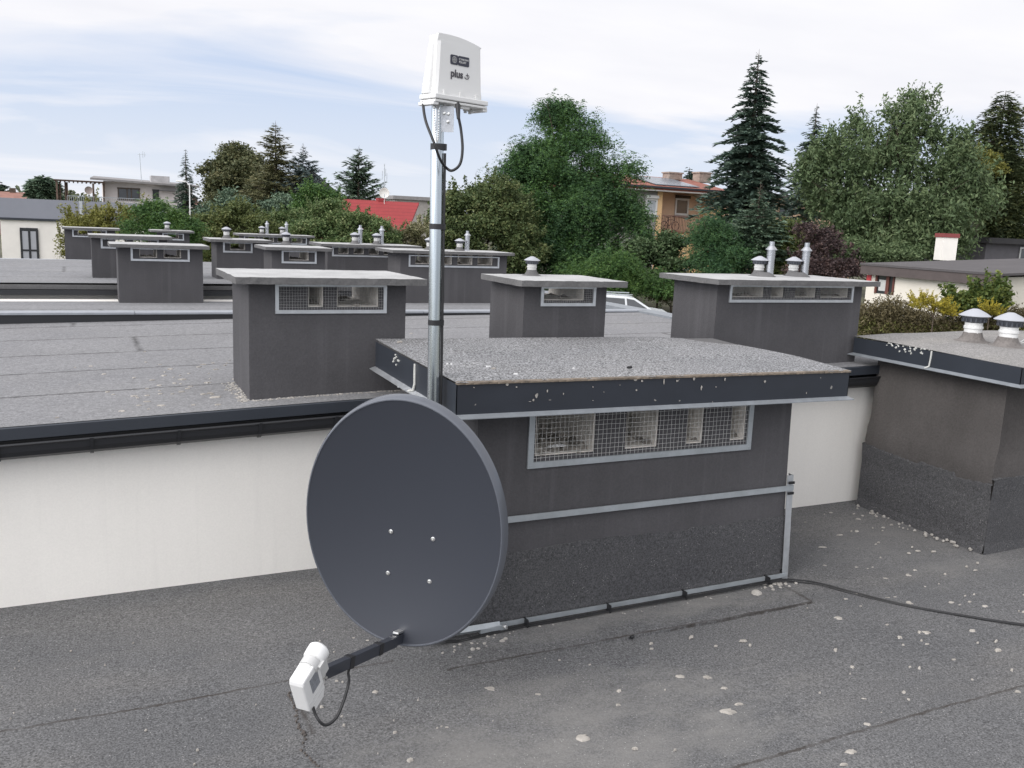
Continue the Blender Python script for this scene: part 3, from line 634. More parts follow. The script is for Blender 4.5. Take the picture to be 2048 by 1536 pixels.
g.hexa([(3.052, 3.140, -1.678), (3.055, 3.140, -1.678), (3.055, 3.17, -1.678), (3.052, 3.17, -1.678), (3.042, 3.1595, -1.125), (3.045, 3.1595, -1.125), (3.045, 3.19, -1.125), (3.042, 3.19, -1.125)])
g.build('corner_angle', MT['galv'], ms)
g = MB()
for z in (-1.160, -1.212, -1.600): g = MB(); g.box(3.012, 3.046, 3.1475, 3.1535, z-.006, z+.006); g.build('rubber_pad', MT['black'], ms)
g = MB(); g.tube([(1.19, 3.11, -1.18), (1.42, 3.15, -1.18)], .016, 4, smooth=False); g.build('spacer_bar', MT['galv_dull'], ms); g = MB(); g.tube([(1.19, 3.105, -1.61), (1.50, 3.12, -1.62)], .016, 4, smooth=False)
g.obox((1.47, 3.115, -1.628), (np.array([1, 0, 0]), np.array([0, 1, 0]), np.array([0, 0, 1.])), (.06, .012, .012)); g.build('spacer_bar', MT['galv_dull'], ms)
g = MB(); g.lathe((1.515, 3.10, -1.62), [(.009, 0), (.009, .006), (.005, .007), (.005, .02)], 6, 0, (np.array([1, 0, 0]), np.array([0, 0, 1]), np.array([0, -1, 0])), smooth=False)
g.build('bolt', MT['screw'], ms)

# --- mast
POLE, nt_, b__ = M_('zinc_pole'); f_ = noise(nt_, coord(nt_, (40, 40, 1.2), 'World'), 1.0, 3, .5); nt_.links.new(ramp(nt_, f_, [(.35, (.42, .46, .48)), (.65, (.66, .70, .72))]), b__.inputs['Base Color']); b__.inputs['Metallic'].default_value = .92; b__.inputs['Roughness'].default_value = .22  # vertical streaks in the base colour stand in for reflections on the pole
PB, PT = np.array([1.19, 3.098, -1.60]), np.array([1.19, 3.168, .44])
def pp(z): t = (z-PB[2])/(PT[2]-PB[2]); return PB+(PT-PB)*t
mast = thing('antenna_mast', 'shiny galvanised mast pole with black tape bands', 'mast', PB)
g = MB(); g.tube([pp(-1.60), pp(-.6), pp(.1), PT], .0235, 28); g.build('pole', POLE, mast)
vdir = -_fw.copy(); vdir[2] = 0; vdir /= np.linalg.norm(vdir); rdir = np.array([_r0[0], _r0[1], 0])
for zz, hh in ((float(onx(873, 294, 1.19)[2]), .011), (float(onx(872, 453, 1.19)[2]), .010), (float(onx(870, 645, 1.19)[2]), .010)):
    g = MB(); c_ = pp(zz)
    n_ = 26; prof = []
    for k in range(n_):
        q = 2*PI*k/n_; v_ = .0245*(math.cos(q)*rdir+math.sin(q)*vdir)
        if math.cos(q) > .3: v_ = v_+rdir*.011*min(1, (math.cos(q)-.3)*2.2)
        prof.append(v_)
    vs = [c_+v_+np.array([0, 0, -hh]) for v_ in prof]+[c_+v_+np.array([0, 0, hh]) for v_ in prof]
    g.add(vs, [(k, (k+1) % n_, n_+(k+1) % n_, n_+k) for k in range(n_)], 0, True)
    g.build('tape_band', MT['tape'], mast)
g = MB(); pts = [pp(z)+rdir*.029-vdir*.0+vdir*.004+np.array([0, 0, 0]) for z in np.linspace(-1.6, .24, 16)]; g.tube(pts, .0052, 8); g.build('cable', MT['black'], mast)

# --- panel antenna on the mast
an = thing('panel_antenna', 'white box antenna with dark printed badge at the top of the mast', 'antenna', pp(.40))
W_ = np.array([math.sin(R(72)), math.cos(R(72)), -.0]); Nn = np.array([math.sin(R(162)), math.cos(R(162)), 0.]); Uu = np.array([0, 0, 1.])
O_ = at_d(871, 186, 3.17)          # lower front left corner of the housing
def AP(a, n, u): return O_+W_*a+Nn*n+Uu*u
WB, HT, DP = .222, .205, .068
g = MB()
def ring(u, inset, dep0, dep1, wl_, wr_):
    c = .010
    return [AP(wl_+c, dep0, u), AP(wl_, dep0-c*.8, u), AP(wl_, dep1, u), AP(wr_, dep1, u), AP(wr_, dep0-c*.8, u), AP(wr_-c, dep0, u)]
rings = []
for u, k in ((0, 0), (.012, .0), (.03, .003), (.11, .007), (.18, .010)): rings.append(ring(u, 0, 0-k*.5, -DP+k, k*1.25, WB-k*.9))
# curved top: higher on the left, rounding down to the right
k = .0105; topn = 12; f = []
for i in range(topn+1):
    a = k*1.25+(WB-k*.9-k*1.25)*i/topn; s_ = i/topn; u = .200+.010*math.sin(PI*min(1, .35+s_*.65))-.006*s_**3*2-.004
    f.append((a, u))
vs = [p for r_ in rings for p in r_]; n = 6
g.add(vs, [(i*n+j, i*n+(j+1) % n, (i+1)*n+(j+1) % n, (i+1)*n+j) for i in range(len(rings)-1) for j in range(n)], 0, False)
front = [AP(a, -.0056, u) for a, u in f]; back = [AP(a, -DP+k, u-.004) for a, u in f]; r4 = rings[-1]
g.add(front+back, [(i, i+1, topn+1+i+1, topn+1+i) for i in range(topn)], 0, True)
g.add([r4[0], r4[5], r4[4]]+front[::-1]+[r4[1]], [tuple(range(3+len(front)+1))], 0)
g.add([r4[3], r4[2]]+back, [tuple(range(2+len(back)))], 0)
g.add([r4[1], front[0], back[0], r4[2]], [(0, 1, 2, 3)]); g.add([r4[4], r4[3], back[-1], front[-1]], [(0, 1, 2, 3)])
hous = g.build('housing', MT['white_pvc'], an)
# side ridge, as on the moulded shell
g = MB(); g.hexa([AP(-.012, -.030, 0), AP(.006, -.022, 0), AP(.006, -DP, 0), AP(-.012, -DP, 0), AP(.006, -.034, .176), AP(.018, -.026, .176), AP(.018, -DP+.012, .176), AP(.006, -DP+.012, .176)]); g.build('side_shell', MT['white_pvc'], an, bev=.004)
g = MB(); g.obox(AP(WB/2, -DP/2+.004, -.010), (W_, Nn, Uu), (WB/2+.013, DP/2+.013, .0085)); fl = g.build('flange', MT['white_pvc'], an, bev=.003)
g = MB(); g.obox(AP(WB/2, -DP/2+.004, -.025), (W_, Nn, Uu), (WB/2+.011, DP/2+.010, .0045)); g.obox(AP(-.004, -DP/2, -.034), (W_, Nn, Uu), (.012, DP/2+.010, .006)); g.obox(AP(WB+.006, -DP/2, -.034), (W_, Nn, Uu), (.010, DP/2+.010, .006)); g.obox(AP(WB*.62, -DP/2+.03, -.034), (W_, Nn, Uu), (.02, .008, .006))
g.build('flange_base', MT['white_pvc'], an, bev=.002)
g = MB()
for i, a in enumerate((.035, .095, .165, .195)):
    g = MB(); g.lathe(AP(a, -.03-.01*(i % 2), -.028), [(.009, 0), (.009, -.012), (.006, -.013), (.006, -.02)], 10); g.build('gland', MT['pvc_grey'], an)
g = MB()
for i in range(3): g = MB(); g.obox(AP(.04+.075*i, .0015, .008), (W_, Nn, Uu), (.006, .004, .008)); g.build('clip', MT['white_pvc'], an)
# prints on the front face
def rrect(a0, a1, u0, u1, r_, n=5):
    pts = []
    for cx, cy, s0 in ((a1-r_, u1-r_, 0), (a0+r_, u1-r_, 90), (a0+r_, u0+r_, 180), (a1-r_, u0+r_, 270)):
        for k in range(n+1): q = R(s0+90*k/n); pts.append((cx+r_*math.cos(q), cy+r_*math.sin(q)))
    return pts
def nfr(u): return -.5*np.interp(u, [0, .03, .11, .18], [0, .003, .007, .010])+.0006
g = MB()
for a0, a1 in ((.066, .1005), (.1015, .153)):
    pr = rrect(a0, a1, .108, .141, .005); g.prism([AP(a, nfr(u), u) for a, u in pr], Nn*-.002, Nn*.0012)
bd = g.build('badge', MT['badge'], an)
def ringp(mb, ca, cu, r0, r1, q0=0, q1=360, n=24, up=.0024, asp=1):
    for k in range(n):
        qa, qb = R(q0+(q1-q0)*k/n), R(q0+(q1-q0)*(k+1)/n)
        P = [(ca+r0*math.cos(qa)*asp, cu+r0*math.sin(qa)), (ca+r1*math.cos(qa)*asp, cu+r1*math.sin(qa)), (ca+r1*math.cos(qb)*asp, cu+r1*math.sin(qb)), (ca+r0*math.cos(qb)*asp, cu+r0*math.sin(qb))]
        mb.add([AP(a, nfr(u)+up, u) for a, u in P], [(0, 1, 2, 3)])
GA, GU = .083, .1245
g = MB(); ringp(g, GA, GU, .0098, .0112); ringp(g, GA, GU, .0098, .0112, asp=.5); ringp(g, GA, GU, .0048, .0058)
g.add([AP(a, nfr(u)+.0024, u) for a, u in ((GA-.011, GU-.0006), (GA+.011, GU-.0006), (GA+.011, GU+.0006), (GA-.011, GU+.0006))], [(0, 1, 2, 3)]); g.add([AP(a, nfr(u)+.0024, u) for a, u in ((GA-.0006, GU-.011), (GA+.0006, GU-.011), (GA+.0006, GU+.011), (GA-.0006, GU+.011))], [(0, 1, 2, 3)])
g.build('globe_emblem', MT['pvc_grey'], bd)
def text(s, a, u, size, mat, parent, name, up=.0016, bold=0.0):
    cu = bpy.data.curves.new(name, 'FONT'); cu.body = s; cu.size = size; cu.extrude = .0003; cu.offset = bold
    t = bpy.data.objects.new(name, cu); me = bpy.data.meshes.new_from_object(t); me.name = name
    p = AP(a, nfr(u)+up, u); M = Matrix(((W_[0], 0, Nn[0], p[0]), (W_[1], 0, Nn[1], p[1]), (W_[2], 1, Nn[2], p[2]), (0, 0, 0, 1)))
    off = wl(parent); me.transform(Matrix.Translation((-off[0], -off[1], -off[2])) @ M); me.materials.clear(); me.materials.append(mat)
    o = bpy.data.objects.new(name, me); COL.objects.link(o); o.parent = parent; bpy.data.objects.remove(t)
text('CYFROWY', .1035, .1260, .0098, MT['white_pvc'], bd, 'badge_text', .0022); text('POLSAT', .1035, .1165, .0098, MT['white_pvc'], bd, 'badge_text', .0022)
text('plus', .067, .066, .036, MT['ink'], an, 'printed_word', .0012, .0010)
g = MB(); ringp(g, .1425, .077, .0095, .0125, 200, 360, 16, .0014)
for q in (((.139, .077), (.153, .077), (.153, .080), (.139, .080)), ((.1435, .0715), (.1465, .0715), (.1465, .086), (.1435, .086))): g.add([AP(a, nfr(u)+.0014, u) for a, u in q], [(0, 1, 2, 3)])
g.build('smile_mark', MT['ink'], an)
# mounting plate, chain, cables
g = MB(); pc = at_d(891, 238, 3.235); g.obox(pc, (np.array([_r0[0], _r0[1], 0])*.97+np.array([0, 0, 0]), vdir, Uu), (.031, .0015, .045)); g.obox(pc+vdir*.012-rdir*.030, (vdir, rdir, Uu), (.014, .0015, .04))
br = g.build('mounting_plate', metal('zinc_plate', (.55, .57, .60), .45, .4, .05), an)
g = MB()
for k, (dx, dz) in enumerate(((.010, -.01), (.010, .018), (-.005, .02))): g.lathe(pc+rdir*dx+vdir*.0015+Uu*dz, [(.006, 0), (.006, .003), (.003, .004), (.003, .02 if k == 0 else .006)], 8, 0, (rdir, Uu, vdir))
g.build('bolt', MT['screw'], br)
g = MB()
for x0_, x1_, L in ((870, 878, 60),):
    pts = spline([at_d(868, 215, 3.16), at_d(870, 255, 3.15), at_d(874, 284, 3.15), at_d(877, 262, 3.15), at_d(878, 218, 3.17)], 8)
    for k, p in enumerate(pts): g.lathe(p, [(.0012, -.003), (.0028, 0), (.0012, .003)], 6)
g.build('bead_chain', MT['screw'], an)
g = MB()
g.tube(spline([at_d(856, 160, 3.30), at_d(849, 172, 3.29), at_d(846, 200, 3.22), at_d(851, 240, 3.17), at_d(868, 285, 3.14), at_d(880, 318, 3.16), at_d(893, 336, 3.2), at_d(905, 341, 3.2), at_d(920, 328, 3.2), at_d(925, 298, 3.2), at_d(922, 260, 3.2), at_d(917, 232, 3.19), at_d(916, 205, 3.19)], 8), .0050, 10)
g.build('cable', MT['black'], an)
g = MB(); g.tube([at_d(917, 238, 3.19), at_d(916, 220, 3.19), at_d(915.5, 208, 3.19)], [.006, .0085, .009], 10); g.build('cable_gland', MT['tape'], an)

# ================================================================== SATELLITE DISH
el, ro, az = R(-2.5), R(-2.6), R(223.5)
DN = np.array([math.sin(az)*math.cos(el), math.cos(az)*math.cos(el), math.sin(el)])
_dr = np.cross([0, 0, 1.0], DN); _dr /= np.linalg.norm(_dr); _du = np.cross(DN, _dr)
DR = math.cos(ro)*_dr+math.sin(ro)*_du; DU = -math.sin(ro)*_dr+math.cos(ro)*_du
DC = at_d(802, 1052, 2.95); DW, DH = .345, .421
def DP_(r_, u, n): return DC+DR*r_+DU*u+DN*n
dish = thing('satellite_dish', 'large anthracite satellite dish on the mast, with feed arm', 'satellite dish', DP_(0, -DH, -.05))
def bowl(q): return -.062*(1-q*q)
g = MB(); nr, na = 22, 96; vs = []; fs = []
for i in range(nr+1):
    q = i/nr
    for k in range(na): t = 2*PI*k/na; vs.append(DP_(DW*q*math.cos(t), DH*q*math.sin(t), bowl(q)))
for i in range(nr):
    for k in range(na): fs.append((i*na+k, (i+1)*na+k, (i+1)*na+(k+1) % na, i*na+(k+1) % na))
g.add(vs, fs, 0, True)
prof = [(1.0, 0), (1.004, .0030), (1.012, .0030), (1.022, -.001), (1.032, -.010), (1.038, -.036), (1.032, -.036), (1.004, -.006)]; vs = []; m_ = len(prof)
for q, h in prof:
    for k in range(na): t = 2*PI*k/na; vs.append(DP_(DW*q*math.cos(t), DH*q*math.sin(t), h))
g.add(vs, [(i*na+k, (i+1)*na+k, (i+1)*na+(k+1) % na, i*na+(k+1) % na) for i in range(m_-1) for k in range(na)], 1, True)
vs = []
for i in range(9):
    q = i/8
    for k in range(na): t = 2*PI*k/na; vs.append(DP_(DW*1.006*q*math.cos(t), DH*1.006*q*math.sin(t), bowl(q)-.005))
g.add(vs, [(i*na+k, i*na+(k+1) % na, (i+1)*na+(k+1) % na, (i+1)*na+k) for i in range(8) for k in range(na)], 0, True)
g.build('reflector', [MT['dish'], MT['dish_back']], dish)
def hit(px, py, off=0):   # point on the bowl along the view ray
    d = ray(px, py)
    t = (DC@DN)/(d@DN)
    for _ in range(8):
        p = d*t-DC; q2 = (p@DR/DW)**2+(p@DU/DH)**2; hz = -.062*(1-q2)+off; t = ((DC+DN*hz)@DN)/(d@DN)
    return d*t
for px, py in ((782, 1063), (866, 1078), (776, 1146), (859, 1163)):
    g = MB(); c_ = hit(px, py, .0005); g.lathe(c_, [(.0078, 0), (.0078, .0012), (.0055, .0018), (.0052, .0045), (.0018, .005), (.0018, .003)], 14, 0, (DR, DU, DN)); g.build('bolt', MT['screw'], dish)
a0 = DP_(-.012, -.402, -.05); a1 = DP_(-.012, -.272, .50); a0 = hit(800, 1278, .0)
ad = (a1-a0); L = np.linalg.norm(ad); ad /= L; ar = np.cross(ad, [0, 0, 1.]); ar /= np.linalg.norm(ar); au = np.cross(ar, ad)
g = MB(); g.obox(a0+ad*(L/2+.02), (ad, ar, au), (L/2-.02, .0120, .0172)); 
g.obox(a0+ad*.02+au*.004, (ad, ar, au), (.045, .0125, .016)); arm = g.build('feed_arm', MT['dish'], dish, bev=.002)
g = MB(); g.obox(a0+au*.028+ad*.02, (ad, ar, au), (.02, .010, .003)); g.lathe(a0+au*.02+ar*.012, [(.006, 0), (.004, .006)], 8, 0, (ad, au, ar)); g.build('arm_bolt', MT['screw'], arm)
for f in (.30, .66):
    g = MB(); g.obox(a0+ad*(L*f), (ad, ar, au), (.013, .0134, .0186)); g.build('tape_band', MT['tape'], arm)
# LNB
tl = R(22); LA = -DN*math.cos(tl)+DU*math.sin(tl); LD = -DU*math.cos(tl)-DN*math.sin(tl); LR = DR
Lc = DP_(.008, -.186, .572)
lnb = MB(); bc = Lc-LA*.040+LD*.050
poly = [(-.043, -.066), (.038, -.066), (.043, -.052), (.043, .048), (.028, .074), (-.028, .074), (-.043, .052)]
lnb.prism([bc+(-LA)*a+LD*b for a, b in poly], -LR*.0225, LR*.0225)
lo = lnb.build('lnb', MT['white_pvc'], dish, bev=.005)
g = MB(); g.lathe(Lc-LA*.045, [(.022, 0), (.022, .05), (.027, .052), (.030, .056), (.031, .075), (.031, .088), (.026, .094), (.002, .095)], 28, 0, (LR, LD, LA)); g.build('feed_horn', MT['white_pvc'], lo)
g = MB(); g.lathe(Lc-LA*.010, [(.026, -.012), (.0265, -.012), (.0265, .012), (.026, .012)], 24, 0, (LR, LD, LA)); g.obox(Lc+LR*.028, (LR, LD, LA), (.006, .004, .012)); g.build('holder_ring', MT['pvc_grey'], lo)
g = MB(); g.obox((Lc+LD*.045+a1)/2+ad*.0+LA*.018, (LR, LD, LA), (.014, .022, .024)); g.obox(a1+ad*.004, (ad, ar, au), (.018, .017, .022)); g.build('holder', MT['pvc_grey'], lo)
g = MB(); g.lathe(a1+ar*-.018, [(.008, 0), (.008, -.004), (.004, -.005), (.004, -.012)], 8, 0, (ad, au, ar)); g.lathe(a1+ar*.018, [(.008, 0), (.008, .004), (.004, .005), (.004, .012)], 8, 0, (ad, au, ar)); g.build('bolt', MT['screw'], lo)
g = MB(); g.obox(bc+LR*.0232-LD*.018-LA*-.006, (LR, LD, LA), (.0006, .026, .020)); g.build('rating_label', MT['label'], lo)
g = MB(); g.obox(bc+LR*.0228+LD*.026, (LR, LD, LA), (.0004, .0006, .038)); g.obox(bc+LR*.0228+LD*.045, (LR, LD, LA), (.0004, .0006, .034)); g.build('seam_line', MT['pvc_grey'], lo)
ce = bc+LD*.078; e1 = a0+ad*(L*.66)-au*.022
g = MB(); g.tube(spline([ce-LD*.01, at_d(632, 1432, 2.42), at_d(650, 1450, 2.42), at_d(672, 1436, 2.44), at_d(688, 1400, 2.46), at_d(698, 1362, 2.5), e1+np.array([0, 0, -.01]), e1+au*.008+ad*-.02], 8), .0042, 8); g.build('cable', MT['black'], dish)
# back bracket clamping the dish to the mast
bb = pp(-1.06); g = MB(); mid = (DP_(0.02, -.08, -.145)+bb)/2; v_ = bb-DP_(0.02, -.08, -.145); Lb = np.linalg.norm(v_); v_ /= Lb; s_ = np.cross(v_, [0, 0, 1.]); s_ /= np.linalg.norm(s_)
g.obox(mid, (v_, s_, np.cross(s_, v_)), (Lb/2, .045, .05)); g.obox(bb, (v_, s_, np.cross(s_, v_)), (.03, .05, .03)); g.build('mast_bracket', MT['galv_dull'], dish)

# --- cables along the chimney foot and away over the roof
cb = thing('cable_run', 'pair of black cables tied along the strap and trailing off right', 'cable', (2.2, 3.1, -1.64))
for off, dz in ((0, 0), (.012, -.013)):
    pts = [onx(905, 1290, 1.30)]
    pts = [np.array([1.16, 3.08, -1.60-dz*0]), np.array([1.30, 3.09-off, -1.641]), np.array([1.42, 3.10-off, -1.639])]+[np.array([x, 3.112-off*.9, -1.6375+.006*(x-1.5)+(.0025*math.sin(x*9+off*90))]) for x in (1.6, 1.8, 2.05, 2.3, 2.55, 2.8, 2.98)]
    pts += [np.array([3.07, 3.09-off, -1.632+dz*.6]), onz(1640, 1166+off*250, -1.638), onz(1700, 1182+off*320, -1.642), onz(1800, 1207+off*200, -1.643), onz(1900, 1226+off*100, -1.643), onz(2060, 1250+off*160, -1.643), onz(2300, 1275+off*200, -1.643)]
    g = MB(); g.tube(spline(pts, 7), .0036, 8); g.build('cable', MT['black'], cb)
for x in (1.62, 2.02, 2.42, 2.90):
    g = MB(); z = -1.636+.008*(x-1.5); g.box(x-.0018, x+.0018, 3.094, 3.134, z-.008, z+.026); g.build('cable_tie', MT['tape'], cb)

# --- right hand chimney with white cowls
X1, Y1 = 4.378, 3.08; 
C1 = thing('chimney_stack', 'near right chimney with dark sheet edged slab and two white cowls', 'chimney', (5.0, Y1, -1.65), 'chimneys on the flat roofs')
ZL = -.700; q = onz(2042, 772, ZL); qb = onz(1712, 705, ZL)
SLx, SFy, SBy = float(q[0])+.02, float(q[1])+.02, 4.06; XR = 6.0
g = MB(); prof = [(0, -1.70), (.0, -1.36), (.004, -1.33), (.012, -1.22), (.004, -1.14), (-.012, -1.08), (-.016, -.66)]
ysn = np.linspace(Y1, 3.95, 24); vs = []
for y in ysn:
    for o, z in prof: vs.append((X1-o+.004*math.sin(y*9+z*5), y, z))
n = len(prof); g.add(vs, [(i*n+k, i*n+k+1, (i+1)*n+k+1, (i+1)*n+k) for i in range(len(ysn)-1) for k in range(n-1)], 0, True)
xsn = np.linspace(X1, XR-.2, 26); vs = []
for i, x in enumerate(xsn):
    for o, z in prof: vs.append(((X1-o+.004*math.sin(Y1*9+z*5)) if i == 0 else x, Y1-o+(0 if i else o), z))
g.add(vs, [(i*n+k, (i+1)*n+k, (i+1)*n+k+1, i*n+k+1) for i in range(len(xsn)-1) for k in range(n-1)], 0, True)
g.box(X1+.02, XR-.2, Y1+.02, 3.95, -1.7, -.66)
g.build('wall', render_mat('dark_render_rough', (.082, .076, .073), .8, 90, .16), C1)
g = MB(); vs = []; ys2 = np.linspace(3.96, Y1-.012, 60)
for i, y in enumerate(ys2):
    t = -1.265-.02*math.sin((y-3)*4)+random.uniform(-.005, .005)+(.02 if 3.30 < y < 3.55 else 0)
    vs += [(X1-.030, y, -1.665), (X1-.016, y, -1.6), (X1-.016, y, -1.36), (X1-.026, y, t-.01), (X1-.027, y, t), (X1-.008, y, t+.003)]
g.add(vs, [(i*6+k, (i+1)*6+k, (i+1)*6+k+1, i*6+k+1) for i in range(len(ys2)-1) for k in range(5)], 0, False)
vs = []; xs2 = np.linspace(X1-.016, XR-.19, 60)
for i, x in enumerate(xs2):
    t = -1.235+random.uniform(-.006, .006); vs += [(x-(.014 if i == 0 else 0), Y1-.026, -1.665), (x, Y1-.013, -1.6), (x, Y1-.013, -1.36), (x, Y1-.020, t-.01), (x, Y1-.021, t), (x, Y1, t+.003)]
g.add(vs, [(i*6+k, (i+1)*6+k, (i+1)*6+k+1, i*6+k+1) for i in range(len(xs2)-1) for k in range(5)], 0, False)
g.build('felt_upstand', MT['upstand'], C1)
zt1 = float(ony(2048, 735, SFy)[2]); zt2 = zt1+.02
sl = MB(); sl.hexa([(SLx+.01, SFy+.01, ZL+.02), (XR, SFy+.01, ZL+.02), (XR, SBy, ZL+.02), (SLx+.01, SBy, ZL+.02), (SLx+.01, SFy+.01, zt1-.012), (XR, SFy+.01, zt1-.012), (XR, SBy, zt1-.012), (SLx+.01, SBy, zt1-.012)])
s1 = sl.build('cap_slab', MT['slab_edge'], C1)
g = MB(); nx, ny = 40, 24; vs = []
for j in range(ny+1):
    for i in range(nx+1):
        x = SLx-.002+(XR-SLx)*i/nx; y = SFy-.004+(SBy-SFy+.006)*j/ny; vs.append((x, y, zt1+.002+.012*j/ny+.018*min(1, i/8)+.004*math.sin(x*5+y*3)))
g.add(vs, [(j*(nx+1)+i, j*(nx+1)+i+1, (j+1)*(nx+1)+i+1, (j+1)*(nx+1)+i) for j in range(ny) for i in range(nx)], 0, True); g.build('felt_cover', MT['slab_felt2'], s1)
g = MB(); sheet(g, (SLx, SBy), (SLx, SFy), ZL+.004, ZL, zt1+.010, zt1, (-1, 0)); g.build('fascia', [MT['fascia_clean'], MT['lip']], s1)
g = MB(); sheet(g, (SLx, SFy), (XR, SFy), ZL, ZL, zt1, zt1, (0, -1)); g.build('fascia', [MT['fascia'], MT['lip']], s1)
g = MB(); yj = float(onx(1862, 720, SLx)[1]); g.tube([(SLx-.003, yj, zt1+.006), (SLx-.004, yj, -.64), (SLx-.005, yj+.004, ZL+.01), (SLx-.02, yj+.02, ZL-.004)], .005, 7); g.build('sealant_bead', MT['sealant'], s1); g = MB()
for k in range(20):
    yy = random.uniform(yj+.05, yj+.36); dd = random.uniform(0, 1)**2*.045
    g.lathe((SLx-.002, yy, zt1+.006-dd), [(random.uniform(.003, .009), -.001), (.003, .003)], 7, 0, (np.array([0, 1, 0]), np.array([0, 0, 1]), np.array([-1, 0, 0])), jag=.5)
for k in range(26): blob(g, SLx+abs(random.gauss(.01, .012)), random.uniform(yj, yj+.36), zt1+.009, random.uniform(.004, .010), .7, 0, .003)
tag(g.build('dropping_spots', MT['sealant'], s1), None, None, kind='stuff')
for px, py in ((1943, 684), (2013.5, 694)):
    p = onz(px, py, zt1+.022); cowl(C1, (p[0], p[1], zt1+.020), 1.24, True)
    m = MB(); m.lathe((p[0], p[1], zt1+.012), [(.135, 0), (.10, .014), (.065, .028), (.05, .032)], 18, jag=.06); m.build('felt_mound', MT['cone_felt'], C1)
# coil of cord lying on that slab
g = MB(); p = onz(2062, 684, zt1+.03)
for k, (r_, dz) in enumerate(((.060, 0), (.052, .004))):
    g.tube([(p[0]+r_*math.cos(t), p[1]+r_*.9*math.sin(t), zt1+.030+dz+.012*math.sin(t*2+k)) for t in np.linspace(0, 2*PI, 30)], .0035, 6, m=0)
for k in range(3): g.tube([(p[0]+(.04-.006*k)*math.cos(t), p[1]+(.035-.006*k)*math.sin(t), zt1+.030+.006*k) for t in np.linspace(0, 2*PI, 24)], .005, 6, m=1)
tag(g.build('cord_coil', [MT['white_pvc'], simple('green_cord', (.03, .14, .11), .6)]), 'white and green cord coil lying on the near right chimney slab', 'cord')

# --- mortar crumbs at chimney feet
g = MB()
for i in range(110):
    t = random.random()
    if i < 30: x, y = random.gauss(2.95, .06), random.gauss(3.09, .02)
    elif i < 62: x, y = X1-.035-abs(random.gauss(0, .03)), random.uniform(3.1, 3.95)
    elif i < 80: x, y = random.uniform(1.2, 1.5), random.gauss(3.03, .03)
    else: x, y = random.uniform(1.45, 2.9), 3.085+random.gauss(0, .012)
    s_ = random.uniform(.003, .011) if i < 80 else random.uniform(.002, .006)
    g.lathe((x, y, -1.645), [(s_, -.004), (s_*.9, s_*.5), (s_*.3, s_*.9)], 6, jag=.35)
p = onz(1513, 1186, -1.64); g.lathe((p[0], p[1], -1.642), [(.024, 0), (.020, .010), (.008, .017)], 9, jag=.2)
tag(g.build('mortar_crumbs', MT['mortar']), None, 'mortar', kind='stuff'); 
g = MB()
for i in range(420):
    if i < 220: x, y = random.gauss(.655, .02), random.uniform(4.07, 4.5)
    else: x, y = random.uniform(.62, 1.5), 4.065+random.gauss(0, .008)
    s_ = random.uniform(.002, .008); g.lathe((x, y, zroof2(x, y)-.001), [(s_, -.003), (s_*.9, s_*.35), (s_*.3, s_*.6)], 6, jag=.5)
tag(g.build('mortar_crumbs', MT['mortar']), None, 'mortar', kind='stuff')
def plug(px, py, z, label, r_=.010, l=.02):
    p = onz(px, py, z); g = MB(); g.tube([(p[0]-l/2, p[1], z+r_*.8), (p[0]-l/5, p[1], z+r_*.8), (p[0]-l/5+.0005, p[1], z+r_*.8), (p[0]+l/2, p[1]+.003, z+r_*.8)], [r_*.8, r_*.8, r_, r_], 10)
    tag(g.build('cable_plug', MT['black']), label, 'plug')
plug(1259, 737, ztop(2.2)+.014, 'small black plug lying on the big chimney slab', .006, .022)
plug(1264, 1277, -1.645, 'small black plug lying on the near roof before the chimney', .008, .014)
g = MB(); p = ony(820, 655, 4.72); blk = [(1.44, 4.62), (1.50, 4.62), (1.50, 4.75), (1.44, 4.75)]
g.hexa([(a, b, -.83) for a, b in blk]+[(a+random.uniform(-.005, .005), b, -.665) for a, b in blk]); tag(g.build('pipe_stub', MT['upstand'], bev=.012), 'short felt wrapped stub right of the left chimney, on the second roof', 'roof stub')

# ================================================================== VEGETATION
def ellip_clusters(lobes, n, rng, shell=.55, heap=True):
    w = np.array([l[3]*l[4]*l[5] for l in lobes])**.67; w = w/w.sum(); out = []
    if n >= 300 and heap:   # each lobe is itself a heap of smaller boughs with dark gaps between
        sub = []
        for l, wt in zip(lobes, w):
            for q in range(9):
                u_ = rng.normal(size=3); u_ /= np.linalg.norm(u_); f_ = rng.uniform(.45, .80); g_ = rng.uniform(.34, .55)
                sub.append((l[0]+u_[0]*l[3]*f_, l[1]+u_[1]*l[4]*f_, l[2]+u_[2]*l[5]*f_, l[3]*g_, l[4]*g_, l[5]*g_*.75))
        lobes = sub; w = np.array([l[3]*l[4]*l[5] for l in lobes])**.67; w = w/w.sum()
    idx = rng.choice(len(lobes), n, p=w)
    d = rng.normal(size=(n, 3)); d[:, 2] = np.where((d[:, 2] < 0) & (rng.random(n) < .45), -d[:, 2], d[:, 2]); d /= np.linalg.norm(d, axis=1)[:, None]
    rad = (shell+(1-shell)*rng.random(n)**.7)*(1+rng.normal(0, .06, n))
    L = np.array(lobes)[idx]
    return L[:, :3]+d*L[:, 3:6]*rad[:, None], d
